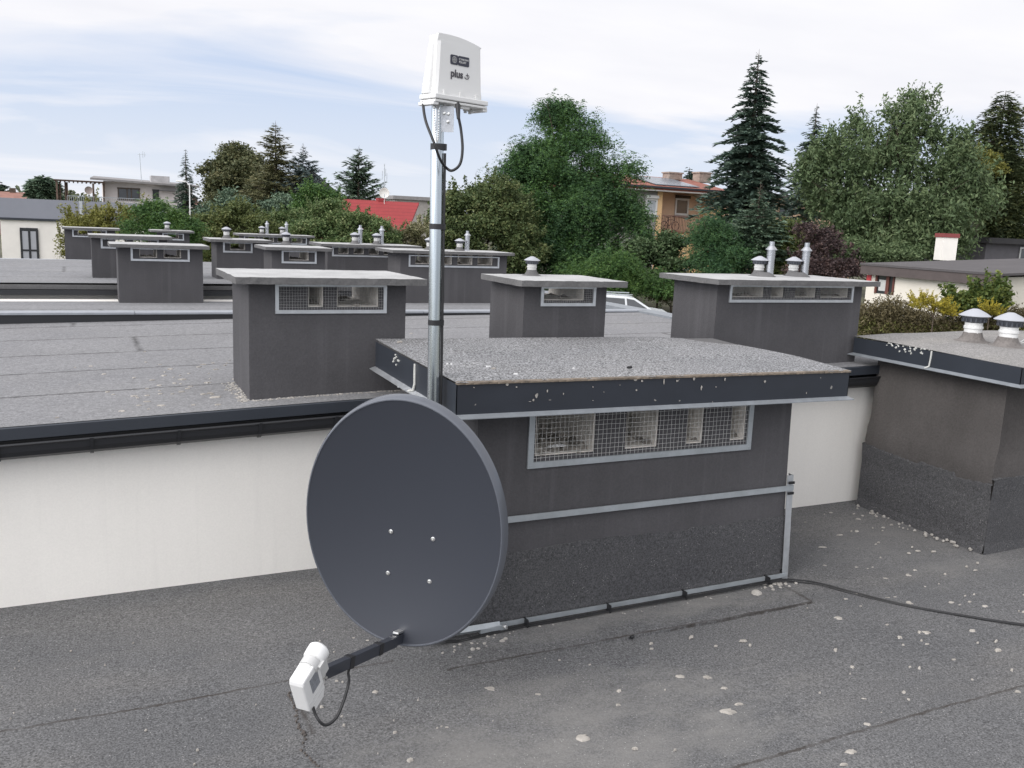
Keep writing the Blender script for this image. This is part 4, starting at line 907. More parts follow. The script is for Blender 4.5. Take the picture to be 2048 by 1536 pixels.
def leaves(P, D, per, rc, size, rng, asp=.55, droop=0., flat=.6):
    n = len(P); c = np.repeat(P, per, 0)+rng.normal(size=(n*per, 3))*np.array([rc, rc, rc*flat])
    m = n*per; a = rng.normal(size=(m, 3)); a[:, 2] = a[:, 2]*.6-droop; a /= np.linalg.norm(a, axis=1)[:, None]
    b = np.cross(a, rng.normal(size=(m, 3))+np.array([0, 0, .8])); b /= np.linalg.norm(b, axis=1)[:, None]
    s = (size*rng.uniform(.6, 1.3, m))[:, None]
    return np.stack([c-a*s, c+b*s*asp-a*s*.1, c+a*s, c-b*s*asp-a*s*.1], 1).reshape(-1, 3)
def fronds(P, D, per, L, leaf, rng, droop=.7, n=6, asp=.42):
    """feathery compound leaves: arching, drooping stalks with leaflets both sides"""
    m = len(P)*per; o = np.repeat(P, per, 0)+rng.normal(size=(m, 3))*L*.35; d = np.repeat(D, per, 0)*.8+rng.normal(size=(m, 3))*.65; d[:, 2] += .15; d /= np.linalg.norm(d, axis=1)[:, None]
    Ls = L*rng.uniform(.6, 1.3, m); out = []
    for k in range(n):
        t = (k+1)/n; c = o+d*(Ls*t)[:, None]; c[:, 2] -= droop*Ls*t*t
        tan = d.copy(); tan[:, 2] -= 2*droop*t; tan /= np.linalg.norm(tan, axis=1)[:, None]
        side = np.cross(tan, np.array([0, 0, 1.])+rng.normal(size=(m, 3))*.25); side /= np.linalg.norm(side, axis=1)[:, None]+1e-9
        for sg in (-1, 1):
            a = side*sg*.85+tan*.35; a[:, 2] -= .25; s_ = (leaf*rng.uniform(.7, 1.25, m)*(1.1-.4*t))[:, None]
            out.append(np.stack([c, c+a*s_*.5+tan*s_*asp*.5, c+a*s_, c+a*s_*.5-tan*s_*asp*.5], 1).reshape(-1, 3))
    return np.concatenate(out)
LM = {}
def limb_mesh(base, th, lobes, tr, root, name='trunk'):
    g = MB(); top = base+np.array([0, 0, th]); g.tube([base+np.array([0, 0, -.2]), base+np.array([tr*.3, 0, th*.5]), top], [tr*1.2, tr, tr*.8], 8)
    for l in lobes[:12]:
        c = np.array(l[:3]); mid = (top+c)/2+np.array([0, 0, (c[2]-top[2])*.12]); g.tube([top-np.array([0, 0, .1]), mid, c], [tr*.6, tr*.35, tr*.1], 6)
        for k in range(3):
            e = c+np.array([rng.normal()*l[3]*.5, rng.normal()*l[4]*.5, rng.normal()*l[5]*.5]); g.tube([mid, (mid+e)/2+rng.normal(size=3)*.05, e], [tr*.22, tr*.12, tr*.04], 5)
    return g.build(name, MT['bark'], root)
def tree(name, label, cat, d, lobes_px, mat, ncl=500, per=36, rc=.22, size=.07, th=None, tr=.16, group='trees and shrubs behind the roofs', droop=.0, depth=1.0, asp=.55, shell=.55, sprigs=0, sprig_len=.5, flat=.6, frond=None, heap=True):
    k = d/FPX; lobes = []
    for (x, y, rx, ry) in lobes_px:
        c = at_d(x, y, d); lobes.append((c[0], c[1]+rng.normal()*rx*k*.25, c[2], rx*k, rx*k*depth, ry*k))
    mx = np.mean([l[0] for l in lobes]); my = np.mean([l[1] for l in lobes]); base = np.array([mx, my, GZ])
    root = thing(name, label, cat, base, group)
    P, D = ellip_clusters(lobes, ncl, rng, shell, heap)
    P = P[P[:, 2] > GZ+.1]
    V = leaves(P, D, per, rc, size, rng, asp, droop, flat) if not frond else np.concatenate([leaves(P, D, 34, frond*.55, size*.62, rng, .45, .3, .5), fronds(P[::2], D[::2], per, frond, size, rng, droop*1.5)])
    if sprigs and frond:
        Q, E = ellip_clusters(lobes, sprigs, rng, .95); V = np.concatenate([V, fronds(Q+E*sprig_len*.3, E, 9, frond*1.15, size, rng, droop*2)])
    elif sprigs:   # long shoots standing out of the crown
        Q, E = ellip_clusters(lobes, sprigs, rng, .9); m = 22; tt = np.linspace(0, 1, m)
        dirs = E*.7+np.array([0, 0, .75])+rng.normal(size=E.shape)*.15; Ls = sprig_len*rng.uniform(.4, 1.2, len(Q))
        PP = (Q[:, None, :]+dirs[:, None, :]*(tt[None, :, None]*Ls[:, None, None])).reshape(-1, 3)
        V = np.concatenate([V, leaves(PP, None, 2, size*.6, size, rng, asp, droop, 1)])
    arr_obj('crown', V, 4, mat, root)
    zlow = min(l[2]-l[5]*.6 for l in lobes); th = th or max(.3, zlow-GZ)
    limb_mesh(base, th, lobes, min(tr, .05) if cat == 'shrub' else tr, root)
    return root
def conifer(name, label, d, px, ytop, prof, mat, levels=46, nb=10, tw=26, size=.16, droop=.25, rise=.05, group='conifers behind the roofs', base_y=None, gap=.0, w=.28, zfix=None, bare=0, cat='conifer'):
    """prof: [(pixel y, half width px)] outline from the top down"""
    k = d/FPX; top = at_d(px, ytop, d); base = np.array([top[0], top[1], GZ])
    root = thing(name, label, cat, base, group); H = top[2]
    ys = [p[0] for p in prof]; hw = [p[1]*k for p in prof]; hz = float(at_d(px, ys[0], d)[2]); 
    zs_ = [float(at_d(px, y, d)[2]) for y in ys]; zmin = max(GZ+.3, zs_[-1]); V = []
    zl = np.linspace(H-.15, zmin, levels)
    for li, z in enumerate(zl):
        Rz = np.interp(-z, [-q for q in zs_], hw); n = max(4, int(nb*(.5+.5*min(1, li/levels*2))))
        for b in range(n):
            az_ = rng.uniform(0, 2*PI); L = Rz*rng.uniform(.9, 1.42)*(1 if rng.random() > gap else .55)
            if L < .03: continue
            dr = np.array([math.cos(az_), math.sin(az_), 0]); z0 = z+rng.uniform(-1.3, 1.3)*(H-zmin)/levels
            nt_ = max(6, int(tw*min(1, L/1.2)+4)); s = rng.uniform(.08, 1, nt_)
            P = base*np.array([1, 1, 0])+dr*(L*s)[:, None]+np.array([0, 0, 1])*(z0+(rise*s-droop*s**2)*L)[:, None]
            side = np.array([-dr[1], dr[0], 0]); sg = rng.choice([-1, 1], nt_)
            spread = L*.34*(1.05-s); P = P+side*(rng.uniform(-1, 1, nt_)*spread)[:, None]
            dirv = dr*rng.uniform(.5, 1.1, nt_)[:, None]+side*(sg*rng.uniform(.2, .9, nt_))[:, None]+np.array([0, 0, 1])*rng.uniform(-.45, .35, nt_)[:, None]
            dirv /= np.linalg.norm(dirv, axis=1)[:, None]; wv = np.cross(dirv, rng.normal(size=(nt_, 3))*.4+np.array([0, 0, 1])); wv /= np.linalg.norm(wv, axis=1)[:, None]
            ln = (size*min(1, .30+Rz*.6)*rng.uniform(.6, 1.3, nt_))[:, None]
            V.append(np.stack([P-wv*ln*w*.6, P+dirv*ln*.5-wv*ln*w*.5, P+dirv*ln, P+dirv*ln*.5+wv*ln*w*.5+0*P], 1).reshape(-1, 3))
            V.append(np.stack([P+wv*ln*w*.6, P-dirv*ln*.2, P-wv*ln*w*.6, P+dirv*ln*.55+np.array([0, 0, .3])*ln*w], 1).reshape(-1, 3))
    arr_obj('crown', np.concatenate(V), 4, mat, root)
    g = MB(); r0 = .028*(H-GZ)**.9; g.tube([base, base+np.array([0, 0, (H-GZ)*.5]), top+np.array([0, 0, .05])], [r0, r0*.6, .012], 8)
    if bare:   # bare leader with a few spiky twigs
        for q in range(9):
            a_ = rng.uniform(0, 2*PI); z = H-bare*q/9; g.tube([(top[0], top[1], z-.1), (top[0]+.22*math.cos(a_)*(.5+q/9), top[1]+.2*math.sin(a_), z+.12)], [.012, .004], 4)
        g.tube([top-np.array([0, 0, bare]), top+np.array([0, 0, .25])], [.02, .006], 5)
    for q in range(26):
        z = zmin+(H-zmin)*rng.random(); Rz = np.interp(-z, [-q_ for q_ in zs_], hw)*.8; a_ = rng.uniform(0, 2*PI); g.tube([(base[0], base[1], z), (base[0]+Rz*math.cos(a_), base[1]+Rz*math.sin(a_), z-.1*Rz)], [.03, .01], 4)
    g.build('trunk', MT['bark'], root)
    return root

L_rob = leaf_mat('robinia_leaves', ((.024, .056, .028), (.052, .110, .040), (.11, .20, .05)), .22, .55, gain=1.12)
L_sumd = leaf_mat('dark_sumac_leaves', ((.020, .052, .028), (.045, .100, .040), (.10, .185, .06)), .25, .9, gain=1.1)
L_maple = leaf_mat('maple_leaves', ((.032, .050, .021), (.070, .098, .036), (.15, .155, .065)), .2, .9)
L_chest = leaf_mat('chestnut_leaves', ((.036, .045, .022), (.072, .082, .038), (.135, .125, .060)), .15, .6)
L_spruce = leaf_mat('spruce_needles', ((.026, .044, .036), (.055, .085, .066), (.12, .155, .11)), .12, 1.2, gain=1.5)
L_blue = leaf_mat('blue_spruce_needles', ((.045, .065, .066), (.085, .115, .112), (.14, .17, .16)), .05, 1.2)
L_pine = leaf_mat('pine_needles', ((.035, .060, .042), (.075, .115, .075), (.14, .18, .115)), .05, 1.2)
L_larch = leaf_mat('larch_needles', ((.060, .064, .032), (.105, .108, .055), (.18, .16, .075)), .15, .8)
L_cherry = leaf_mat('cherry_leaves', ((.040, .064, .030), (.078, .114, .052), (.16, .20, .10)), .3, .8)
L_sumac = leaf_mat('sumac_leaves', ((.025, .060, .020), (.055, .115, .032), (.13, .21, .05)), .25, 1.0, gain=1.15)
L_olive = leaf_mat('olive_leaves', ((.038, .056, .020), (.078, .100, .033), (.16, .165, .06)), .25, .9)
L_bush = leaf_mat('rowan_leaves', ((.032, .060, .021), (.075, .115, .040), (.21, .235, .11)), .25, 1.3)
L_yel = leaf_mat('yellow_leaves', ((.09, .105, .025), (.18, .18, .045), (.30, .28, .09)), .3, 1.0, gain=1.1)
L_flow = leaf_mat('cream_blossom_leaves', ((.07, .08, .03), (.18, .175, .09), (.38, .35, .23)), .2, 1.6, gain=1.1)
L_ivy = leaf_mat('ivy_leaves', ((.018, .035, .014), (.045, .075, .030), (.12, .16, .08)), .15, 1.4)
L_purp = leaf_mat('purple_leaves', ((.022, .016, .018), (.050, .034, .034), (.11, .07, .06)), .15, 1.2)
L_dry = leaf_mat('dry_stalks', ((.060, .050, .025), (.11, .092, .048), (.18, .15, .08)), .2, 2.0, gain=1.1)
L_gold = leaf_mat('goldenrod_bloom', ((.16, .15, .03), (.32, .27, .035), (.50, .40, .05)), .2, 2.0, gain=1.1)
L_weed = leaf_mat('weed_leaves', ((.07, .085, .025), (.14, .15, .045), (.24, .23, .09)), .3, 2.0, gain=1.1)
L_wood = leaf_mat('far_wood_leaves', ((.045, .058, .034), (.075, .090, .050), (.11, .12, .065)), .1, .2)

tree('robinia_tree', 'tallest broad green tree with feathery foliage, left of the orange house', 'tree', 50,
     [(1250, 350, 35, 28), (1285, 455, 22, 40), (1130, 220, 40, 20), (1100, 540, 110, 60), (1215, 560, 90, 50), (1020, 355, 32, 24), (1000, 390, 34, 28), (1048, 315, 28, 24), (1275, 420, 25, 28), (1275, 480, 25, 25), (1140, 250, 62, 42), (1165, 300, 60, 45), (1095, 290, 50, 38), (1060, 335, 55, 38), (1120, 350, 80, 50), (1200, 350, 55, 45), (1235, 385, 48, 42), (1160, 420, 95, 60), (1080, 410, 70, 55), (1235, 440, 50, 50), (1030, 380, 35, 35), (1130, 490, 90, 60), (1205, 500, 65, 60), (1060, 480, 60, 60), (1150, 560, 90, 45)],
     L_rob, 3000, 9, .32, .135, tr=.28, droop=.32, sprigs=260, sprig_len=.8, depth=.85, frond=.60, shell=.5)
tree('maple_tree', 'olive brown bushy tree just right of the mast', 'tree', 46,
     [(905, 420, 42, 45), (945, 400, 45, 42), (985, 390, 45, 40), (900, 480, 50, 55), (960, 460, 60, 60), (1020, 430, 55, 60), (1030, 500, 60, 50), (960, 530, 80, 40), (870, 520, 40, 40), (880, 450, 28, 35)],
     L_maple, 2300, 34, .2, .075, tr=.18, sprigs=130, sprig_len=.45, asp=.6)
tree('chestnut_tree', 'round brownish chestnut crown against the sky at left', 'tree', 88,
     [(470, 325, 40, 32), (445, 355, 42, 42), (500, 345, 40, 40), (430, 395, 35, 45), (480, 390, 60, 55), (520, 375, 30, 50), (470, 440, 60, 40)],
     L_chest, 1900, 34, .38, .15, tr=.35, asp=.6)
conifer('larch_tree', 'brown green larch with a thin spiky top, beside the round chestnut', 74, 551, 247, [(247, 4), (280, 22), (320, 30), (360, 50), (400, 66), (440, 76), (480, 78)], L_larch, levels=44, nb=11, tw=24, size=.46, droop=.05, rise=.22, gap=.5, w=.17, bare=1.0)
conifer('blue_spruce', 'small blue grey spruce between the larch and the red roof', 75, 606, 292, [(292, 2), (330, 20), (370, 42), (395, 54), (430, 56)], L_blue, levels=26, nb=9, tw=24, size=.46, droop=.0, rise=.28, gap=.4, w=.2, bare=.5)
conifer('pine_tree', 'lone conical pine standing above the red roof', 92, 718, 296, [(296, 2), (325, 16), (355, 28), (385, 40), (400, 44), (430, 46)], L_pine, levels=26, nb=9, tw=26, size=.55, droop=-.1, rise=.3, gap=.4, w=.22, bare=.5)
conifer('narrow_spruce', 'slim dark spruce beside the white lamp post', 80, 371, 300, [(300, 1), (330, 8), (360, 12), (390, 20), (420, 25), (450, 27)], L_spruce, levels=40, nb=9, tw=22, size=.32, droop=.25, rise=.0, w=.3)
conifer('dark_pine', 'small dark pine at far left above the grey parapet', 110, 86, 354, [(354, 4), (366, 17), (380, 23), (400, 25)], L_pine, levels=18, nb=12, tw=24, size=.7, droop=-.1, rise=.15, w=.35)
conifer('small_pine', 'tiny treetop at the left frame edge above red roofs', 120, 4, 366, [(366, 2), (385, 14), (400, 16)], L_pine, levels=12, nb=9, tw=20, size=.7, droop=-.1, rise=.15, w=.35)
conifer('spruce_tree', 'tallest dark spruce, right of the orange house', 47, 1518, 108, [(108, 2), (140, 16), (180, 26), (230, 36), (280, 55), (330, 62), (380, 78), (430, 86), (480, 96), (540, 96)], L_spruce, levels=58, nb=13, tw=52, size=.30, droop=.30, rise=.12, gap=.35, w=.36, bare=.9)
conifer('far_spruce', 'thin spruce top between the tallest spruce and the cherry tree', 62, 1634, 214, [(214, 1), (250, 13), (300, 24), (350, 36), (400, 46), (440, 50)], L_spruce, levels=46, nb=9, tw=30, size=.33, droop=.2, rise=.02, gap=.3, w=.32, bare=.7)
conifer('young_fir', 'young fir in front of the tallest spruce foot', 42, 1521, 372, [(372, 1), (400, 12), (430, 34), (470, 55), (520, 66)], L_pine, levels=34, nb=10, tw=30, size=.22, droop=.1, rise=.12, w=.3, bare=.5)
conifer('tiny_spruce', 'little treetop behind the orange house roof', 90, 1379, 335, [(335, 2), (345, 9), (358, 14), (370, 14)], L_spruce, levels=12, nb=8, tw=18, size=.5, w=.35)
tree('cherry_tree', 'wide loose cherry tree with sky gaps, right of the tallest spruce', 'tree', 44,
     [(1845, 205, 35, 28), (1790, 245, 42, 38), (1720, 275, 42, 38), (1660, 300, 38, 38), (1850, 265, 50, 42), (1905, 300, 35, 40), (1620, 355, 35, 40), (1700, 350, 70, 55), (1790, 330, 70, 60), (1880, 360, 60, 60), (1660, 405, 40, 30), (1760, 420, 90, 60), (1860, 440, 80, 60), (1930, 310, 25, 22), (1950, 345, 25, 30), (1780, 490, 80, 45), (1890, 490, 70, 40), (1920, 390, 40, 50), (1960, 420, 40, 50), (1700, 440, 60, 45), (1620, 340, 28, 30), (1740, 500, 60, 40)],
     L_cherry, 1900, 26, .22, .115, tr=.2, droop=.8, sprigs=300, sprig_len=.85, asp=.38, shell=.3, heap=False, flat=1.3)
conifer('larch_tree', 'ragged drooping larch at the right frame edge', 48, 2012, 183, [(183, 12), (205, 34), (235, 56), (300, 72), (400, 84), (480, 86)], leaf_mat('larch_dark_needles', ((.030, .045, .024), (.060, .080, .038), (.12, .12, .045)), .15, .8), levels=56, nb=12, tw=36, size=.3, droop=.6, rise=.1, gap=.2, w=.22)
tree('ash_tree', 'yellowing tree at the right edge, behind the dark shed', 'tree', 49, [(1965, 325, 32, 25), (2020, 330, 45, 35), (1985, 390, 45, 45), (2040, 400, 50, 60), (1960, 450, 50, 40), (2030, 470, 50, 30)], L_olive, 1500, 30, .28, .10, sprigs=60)
tree('ash_tree', 'small yellow autumn crown between the cherry tree and the ragged larch', 'tree', 46.5, [(1945, 312, 18, 12), (1972, 322, 24, 14), (1990, 340, 22, 12), (1960, 340, 25, 14)], L_yel, 170, 26, .16, .075, sprigs=30, sprig_len=.3)
tree('walnut_tree', 'dark leafy mass low behind the cherry tree', 'tree', 66, [(1900, 430, 60, 60), (1820, 450, 70, 55), (1960, 480, 70, 40), (1700, 470, 60, 40)], L_rob, 900, 30, .35, .12)
tree('sumac_shrub', 'bright green sumac below the orange house balcony', 'shrub', 42, [(1412, 448, 36, 18), (1408, 498, 30, 28), (1430, 475, 40, 26), (1450, 515, 45, 40), (1412, 530, 42, 36), (1425, 560, 60, 30)], L_sumd, 420, 7, .16, .10, sprigs=110, sprig_len=.3, droop=.32, frond=.42)
tree('sumac_shrub', 'low light green sumac between the small chimney and the white car', 'shrub', 43, [(1165, 545, 40, 22), (1225, 535, 50, 26), (1275, 550, 45, 28), (1320, 575, 40, 25), (1240, 575, 60, 22), (1180, 570, 50, 20)], L_sumac, 460, 7, .15, .10, sprigs=120, sprig_len=.35, droop=.32, frond=.38)
tree('ivy_bush', 'dark ivy clad bush under the house window', 'shrub', 46, [(1290, 515, 45, 38), (1330, 500, 32, 36), (1350, 545, 45, 35), (1290, 560, 50, 25)], L_ivy, 620, 34, .16, .07, asp=.8)
tree('red_shrub', 'reddish leafed shrub right of the big spruce foot', 'shrub', 40, [(1640, 480, 42, 36), (1670, 520, 45, 32), (1610, 530, 40, 30), (1650, 550, 60, 22)], L_purp, 620, 32, .15, .06, sprigs=50, sprig_len=.25)
tree('hazel_bush', 'olive bush between the fir and the reddish shrub', 'shrub', 43, [(1575, 470, 32, 28), (1560, 510, 38, 36), (1600, 500, 30, 36), (1570, 550, 45, 25)], L_olive, 520, 32, .16, .065, sprigs=40, sprig_len=.3)
tree('garden_bush', 'green bush under the cherry tree left of the garage', 'shrub', 42, [(1715, 500, 45, 30), (1690, 540, 40, 26), (1750, 520, 40, 25), (1800, 505, 40, 16)], L_cherry, 480, 32, .16, .065)
tree('dry_bush', 'brown dry bush behind the parked white car', 'shrub', 44, [(1345, 590, 32, 20), (1310, 585, 30, 14), (1370, 600, 24, 20)], L_dry, 260, 30, .14, .05)
# left side
tree('willow_shrub', 'yellowish willow shrub before the grey parapet at left', 'shrub', 34, [(158, 442, 24, 20), (190, 425, 12, 30), (215, 440, 18, 25), (250, 435, 18, 28), (278, 430, 12, 22), (132, 490, 13, 32), (230, 460, 40, 20), (180, 460, 40, 18)], L_yel, 420, 28, .12, .045, sprigs=120, sprig_len=.35)
tree('sumac_shrub', 'bright green sumac behind the far small chimney, left', 'shrub', 33, [(305, 425, 32, 20), (345, 440, 35, 20), (300, 455, 45, 22), (365, 460, 35, 22), (330, 480, 60, 22)], L_sumac, 420, 7, .12, .08, sprigs=110, sprig_len=.28, droop=.32, frond=.30)
tree('elder_bush', 'olive bush under the chestnut, left of the steel flues', 'shrub', 38, [(425, 440, 35, 26), (470, 430, 35, 28), (440, 475, 50, 30), (390, 480, 35, 25), (510, 460, 45, 30), (500, 500, 60, 25), (400, 510, 50, 25)], L_olive, 1500, 34, .14, .052, sprigs=90, sprig_len=.3)
tree('elder_bush', 'green bush beneath the larch, behind the steel flues', 'shrub', 39, [(555, 445, 40, 24), (590, 460, 45, 28), (560, 490, 55, 25), (620, 440, 35, 22)], L_bush, 650, 34, .14, .052, sprigs=60, sprig_len=.3)
tree('rowan_bush', 'broad light green bush left of the mast, in front of the red roof', 'shrub', 36, [(655, 425, 42, 26), (698, 446, 45, 24), (640, 460, 60, 32), (710, 465, 60, 32), (765, 470, 38, 28), (680, 495, 90, 22), (765, 495, 60, 20)], L_bush, 2100, 34, .14, .052, sprigs=110, sprig_len=.28)
tree('rowan_bush', 'fresh green bush top in front of the dark gable', 'shrub', 44, [(630, 385, 30, 20), (655, 400, 30, 20), (615, 410, 30, 25)], L_sumac, 360, 32, .16, .06, sprigs=30, sprig_len=.3)
tree('flowering_shrub', 'cream flowering shrub just left of the mast', 'shrub', 37, [(800, 475, 28, 18), (830, 462, 22, 20), (845, 490, 30, 20), (800, 500, 40, 14)], L_flow, 420, 30, .12, .045, sprigs=60, sprig_len=.2)
tree('thuja_bush', 'dark blue green evergreen below the chestnut', 'shrub', 72, [(450, 400, 24, 34), (475, 420, 25, 30), (420, 430, 22, 30), (560, 420, 45, 30), (610, 425, 40, 25)], L_pine, 520, 32, .28, .11)
tree('beech_tree', 'dark brown tree between the chestnut and the larch', 'tree', 78, [(540, 380, 35, 40), (510, 420, 50, 40), (590, 410, 45, 35), (640, 430, 40, 25)], L_chest, 620, 32, .34, .13)
# weeds by the garage
def weeds(name, label, d, spots, mat, n=260, h=1.1, sz=.05, group=None, head=None):
    V = []; k = d/FPX
    for (x, y, rx, ry) in spots:
        m = n; c = at_d(x, y, d)
        px_ = c[0]+rng.normal(size=m)*rx*k*.6; py_ = c[1]+rng.normal(size=m)*rx*k*.6; pz = c[2]+rng.normal(size=m)*ry*k*.4
        for t in range(9):
            o = np.stack([px_, py_, pz-h*t/9+rng.normal(size=m)*.05], 1)+rng.normal(size=(m, 3))*np.array([.10, .10, .05])
            V.append(leaves(o, None, 2, .05, sz, rng, .3, -.6, 1))
    base = at_d(spots[0][0], spots[0][1], d); base[2] = GZ; root = thing(name, label, 'weeds', base, group); arr_obj('foliage', np.concatenate(V), 4, mat, root)
    g = MB()
    for (x, y, rx, ry) in spots:
        for q in range(14):
            c = at_d(x+random.uniform(-rx, rx), y+random.uniform(-ry, ry)*.4, d); g.tube([(c[0]+random.uniform(-.2, .2), c[1], GZ), (c[0], c[1], c[2]+random.uniform(0, .25))], [.012, .004], 4)
    g.build('stalk', MT['bark'], root)
    return root
weeds('dry_weeds', 'tall brown dry weeds below the garage window', 27, [(1745, 620, 25, 15), (1780, 612, 25, 18), (1820, 625, 30, 18), (1870, 640, 35, 15), (1930, 640, 35, 15), (1990, 635, 30, 14), (2035, 630, 25, 18)], L_dry, 520, 1.8, .055)
weeds('green_weeds', 'yellow green weeds just behind the near right chimney slab', 27, [(1730, 645, 14, 14), (1765, 650, 25, 10), (1810, 655, 25, 8), (1860, 655, 25, 8), (1905, 655, 25, 8), (1990, 650, 40, 8), (2040, 655, 30, 8)], L_weed, 340, 1.4, .05)
tree('goldenrod', 'yellow goldenrod clump in front of the garage wall', 'flowers', 25.5, [(1848, 602, 22, 5), (1832, 610, 16, 5), (1868, 610, 22, 6), (1888, 624, 18, 5), (1902, 628, 12, 4)], L_gold, 130, 20, .06, .022, flat=.35, tr=.02, sprigs=130, sprig_len=.20, shell=.2)
tree('goldenrod', 'smaller goldenrod tuft behind the white cowls', 'flowers', 25.5, [(1972, 618, 12, 6), (1992, 626, 16, 5)], L_gold, 50, 18, .06, .022, flat=.4, tr=.02, sprigs=50, sprig_len=.2, shell=.2)
tree('grape_vine', 'leafy vine climbing the garage corner', 'shrub', 26.5, [(1920, 602, 24, 12), (1960, 598, 34, 15), (2000, 592, 18, 16), (2000, 572, 8, 12), (1960, 612, 45, 12), (1908, 616, 22, 9)], L_ivy if False else leaf_mat('vine_leaves', ((.025, .045, .012), (.065, .095, .025), (.17, .19, .05)), .3, 1.6), 260, 26, .11, .055, asp=.85, sprigs=70, sprig_len=.35, shell=.3)
# distant wood closing the horizon
V = []
for i in range(150):
    a = -70+i*.95; a = R(a)+YAW-R(0); dd = rng.uniform(170, 210); c = np.array([math.sin(R(-30+i*.75))*dd, math.cos(R(-30+i*.75))*dd, GZ+rng.uniform(1.0, 3.0)])
    P, D = ellip_clusters([(c[0], c[1], c[2], 4.5, 4.5, rng.uniform(2.5, 4.2))], 46, rng, .4); V.append(leaves(P, D, 16, .8, .45, rng, .7))
tag(arr_obj('distant_wood', np.concatenate(V), 4, L_wood), 'far band of treetops along the horizon', 'trees', kind='stuff')

# ================================================================== BUILDINGS AND OTHER THINGS BEHIND
def pbox(mb, a, b, Y, th, m=0, proud=0):
    """box whose front face spans two photo points in the plane y=Y"""
    p = ony(*a, Y); q = ony(*b, Y); mb.box(min(p[0], q[0]), max(p[0], q[0]), Y-proud, Y+th, min(p[2], q[2]), max(p[2], q[2]), m)
# white modern building, left
Yb = float(at_d(60, 430, 60)[1]); x0 = float(ony(1, 450, Yb)[0]); x1 = float(ony(330, 450, Yb)[0]); zp = float(ony(60, 397.5, Yb)[2]); zm = float(ony(60, 436.5, Yb)[2])
wb = thing('modern_building', 'white building with grey parapet band and a tall dark window, far left', 'building', ((x0+x1)/2, Yb, GZ))
g = MB(); g.box(x0, x1, Yb, Yb+10, GZ, zm-.15); g.build('wall', MT['white_far'], wb)
g = MB(); g.box(x0-.05, x1+.05, Yb-.06, Yb+10, zm, zp); g.build('parapet', simple('grey_cladding', (.25, .26, .30), .6, var=.06, vscale=.6), wb)
g = MB(); g.box(x0-.15, x1+.15, Yb-.14, Yb+10.1, zm-.15, zm-.002); g.build('gutter', MT['fascia_clean'], wb)
g = MB(); xp = float(ony(162, 420, Yb)[0]); g.box(xp-.10, xp+.10, Yb-.14, Yb-.062, zm, zp); g.build('downpipe', MT['galv'], wb)
g = MB(); a = ony(43, 459, Yb); b = ony(75.5, 520, Yb); g.box(a[0]-.08, b[0]+.08, Yb-.05, Yb-.002, b[2]-1.2, a[2]+.08); w1 = g.build('window', MT['glass'], wb)
g = MB(); xm = (a[0]+b[0])/2; g.box(a[0]-.1, b[0]+.1, Yb-.08, Yb-.052, a[2], a[2]+.12)
for x in (a[0]-.05, xm, b[0]+.05): g.box(x-.06, x+.06, Yb-.08, Yb-.052, b[2]-1.2, a[2]-.001)
g.box(a[0]+.012, xm-.061, Yb-.078, Yb-.052, a[2]-1.42, a[2]-1.30); g.box(xm+.061, b[0]-.012, Yb-.078, Yb-.052, a[2]-1.42, a[2]-1.30); g.build('frame', MT['gutter'], w1)
g = MB(); g.box(a[0]+.02, a[0]+.40, Yb-.0515, Yb-.0505, b[2]-1, a[2]-.1); g.box(xm+.08, xm+.40, Yb-.0515, Yb-.0505, b[2]-1, a[2]-.1); g.build('curtain', MT['cap_grey'], w1)

# two storey house with roof terrace, left distance
Yh = float(at_d(280, 385, 96)[1]); H = lambda x, y: ony(x, y, Yh)
hl = thing('terrace_house', 'cream upper storey with roof terrace and wooden pergola, left distance', 'house', (float(H(280, 400)[0]), Yh, GZ))
xa, xb = float(H(208, 385)[0]), float(H(385, 385)[0]); zt = float(H(290, 366)[2]); zb = float(H(290, 410)[2])
g = MB(); g.box(xa, xb, Yh, Yh+8, zb-.2, zt); g.box(float(H(112, 400)[0]), xb+1.5, Yh-2.2, Yh+8, GZ, zb-.21); g.build('wall', simple('cream_plaster', (.60, .56, .54), .9, var=.05), hl)
g = MB(); g.hexa([(float(H(180, 363)[0]), Yh-1.3, zt+.02), (xb+.6, Yh-1.3, zt-.25), (xb+.6, Yh+8.5, zt+.2), (xa-.8, Yh+8.5, zt+.5), (float(H(180, 363)[0]), Yh-1.3, zt+.22), (xb+.6, Yh-1.3, zt-.05), (xb+.6, Yh+8.5, zt+.4), (xa-.8, Yh+8.5, zt+.7)]); g.build('roof', simple('roof_sheet_grey', (.22, .21, .21), .7), hl)
g = MB(); pbox(g, (302, 351), (339.5, 367), Yh+2, 2.0); g.build('chimney', simple('grey_block', (.40, .39, .39), .9, var=.2, vscale=2), hl)
for (a, b) in (((236, 376), (279, 401)), ((306, 380), (317, 408))):
    g = MB(); pbox(g, a, b, Yh, .05, 0, .06); w = g.build('window' if a[0] < 300 else 'door', MT['glass'], hl)
    g = MB(); p = ony(a[0], a[1], Yh); q = ony(b[0], b[1], Yh)
    for zz in (p[2], q[2]): g.box(p[0]-.1, q[0]+.1, Yh-.10, Yh-.061, zz-.07, zz+.07)
    for xx in (p[0], p[0]+(q[0]-p[0])*.42, p[0]+(q[0]-p[0])*.62, q[0]): g.box(xx-.05, xx+.05, Yh-.098, Yh-.062, q[2]+.071, p[2]-.071)
    g.build('frame', MT['gutter'] if a[0] > 300 else MT['bark'], w)
g = MB(); pbox(g, (318, 380.5), (362, 383.5), Yh, .1, 0, .9); g.build('awning', MT['fascia_clean'], hl)
g = MB()
for px in (114, 120, 131, 134, 186, 207):
    p = H(px, 372); g.box(p[0]-.09, p[0]+.09, Yh-.9-(.8 if px in (114, 186) else 0), Yh-.75, zb-.2, zt-.35)
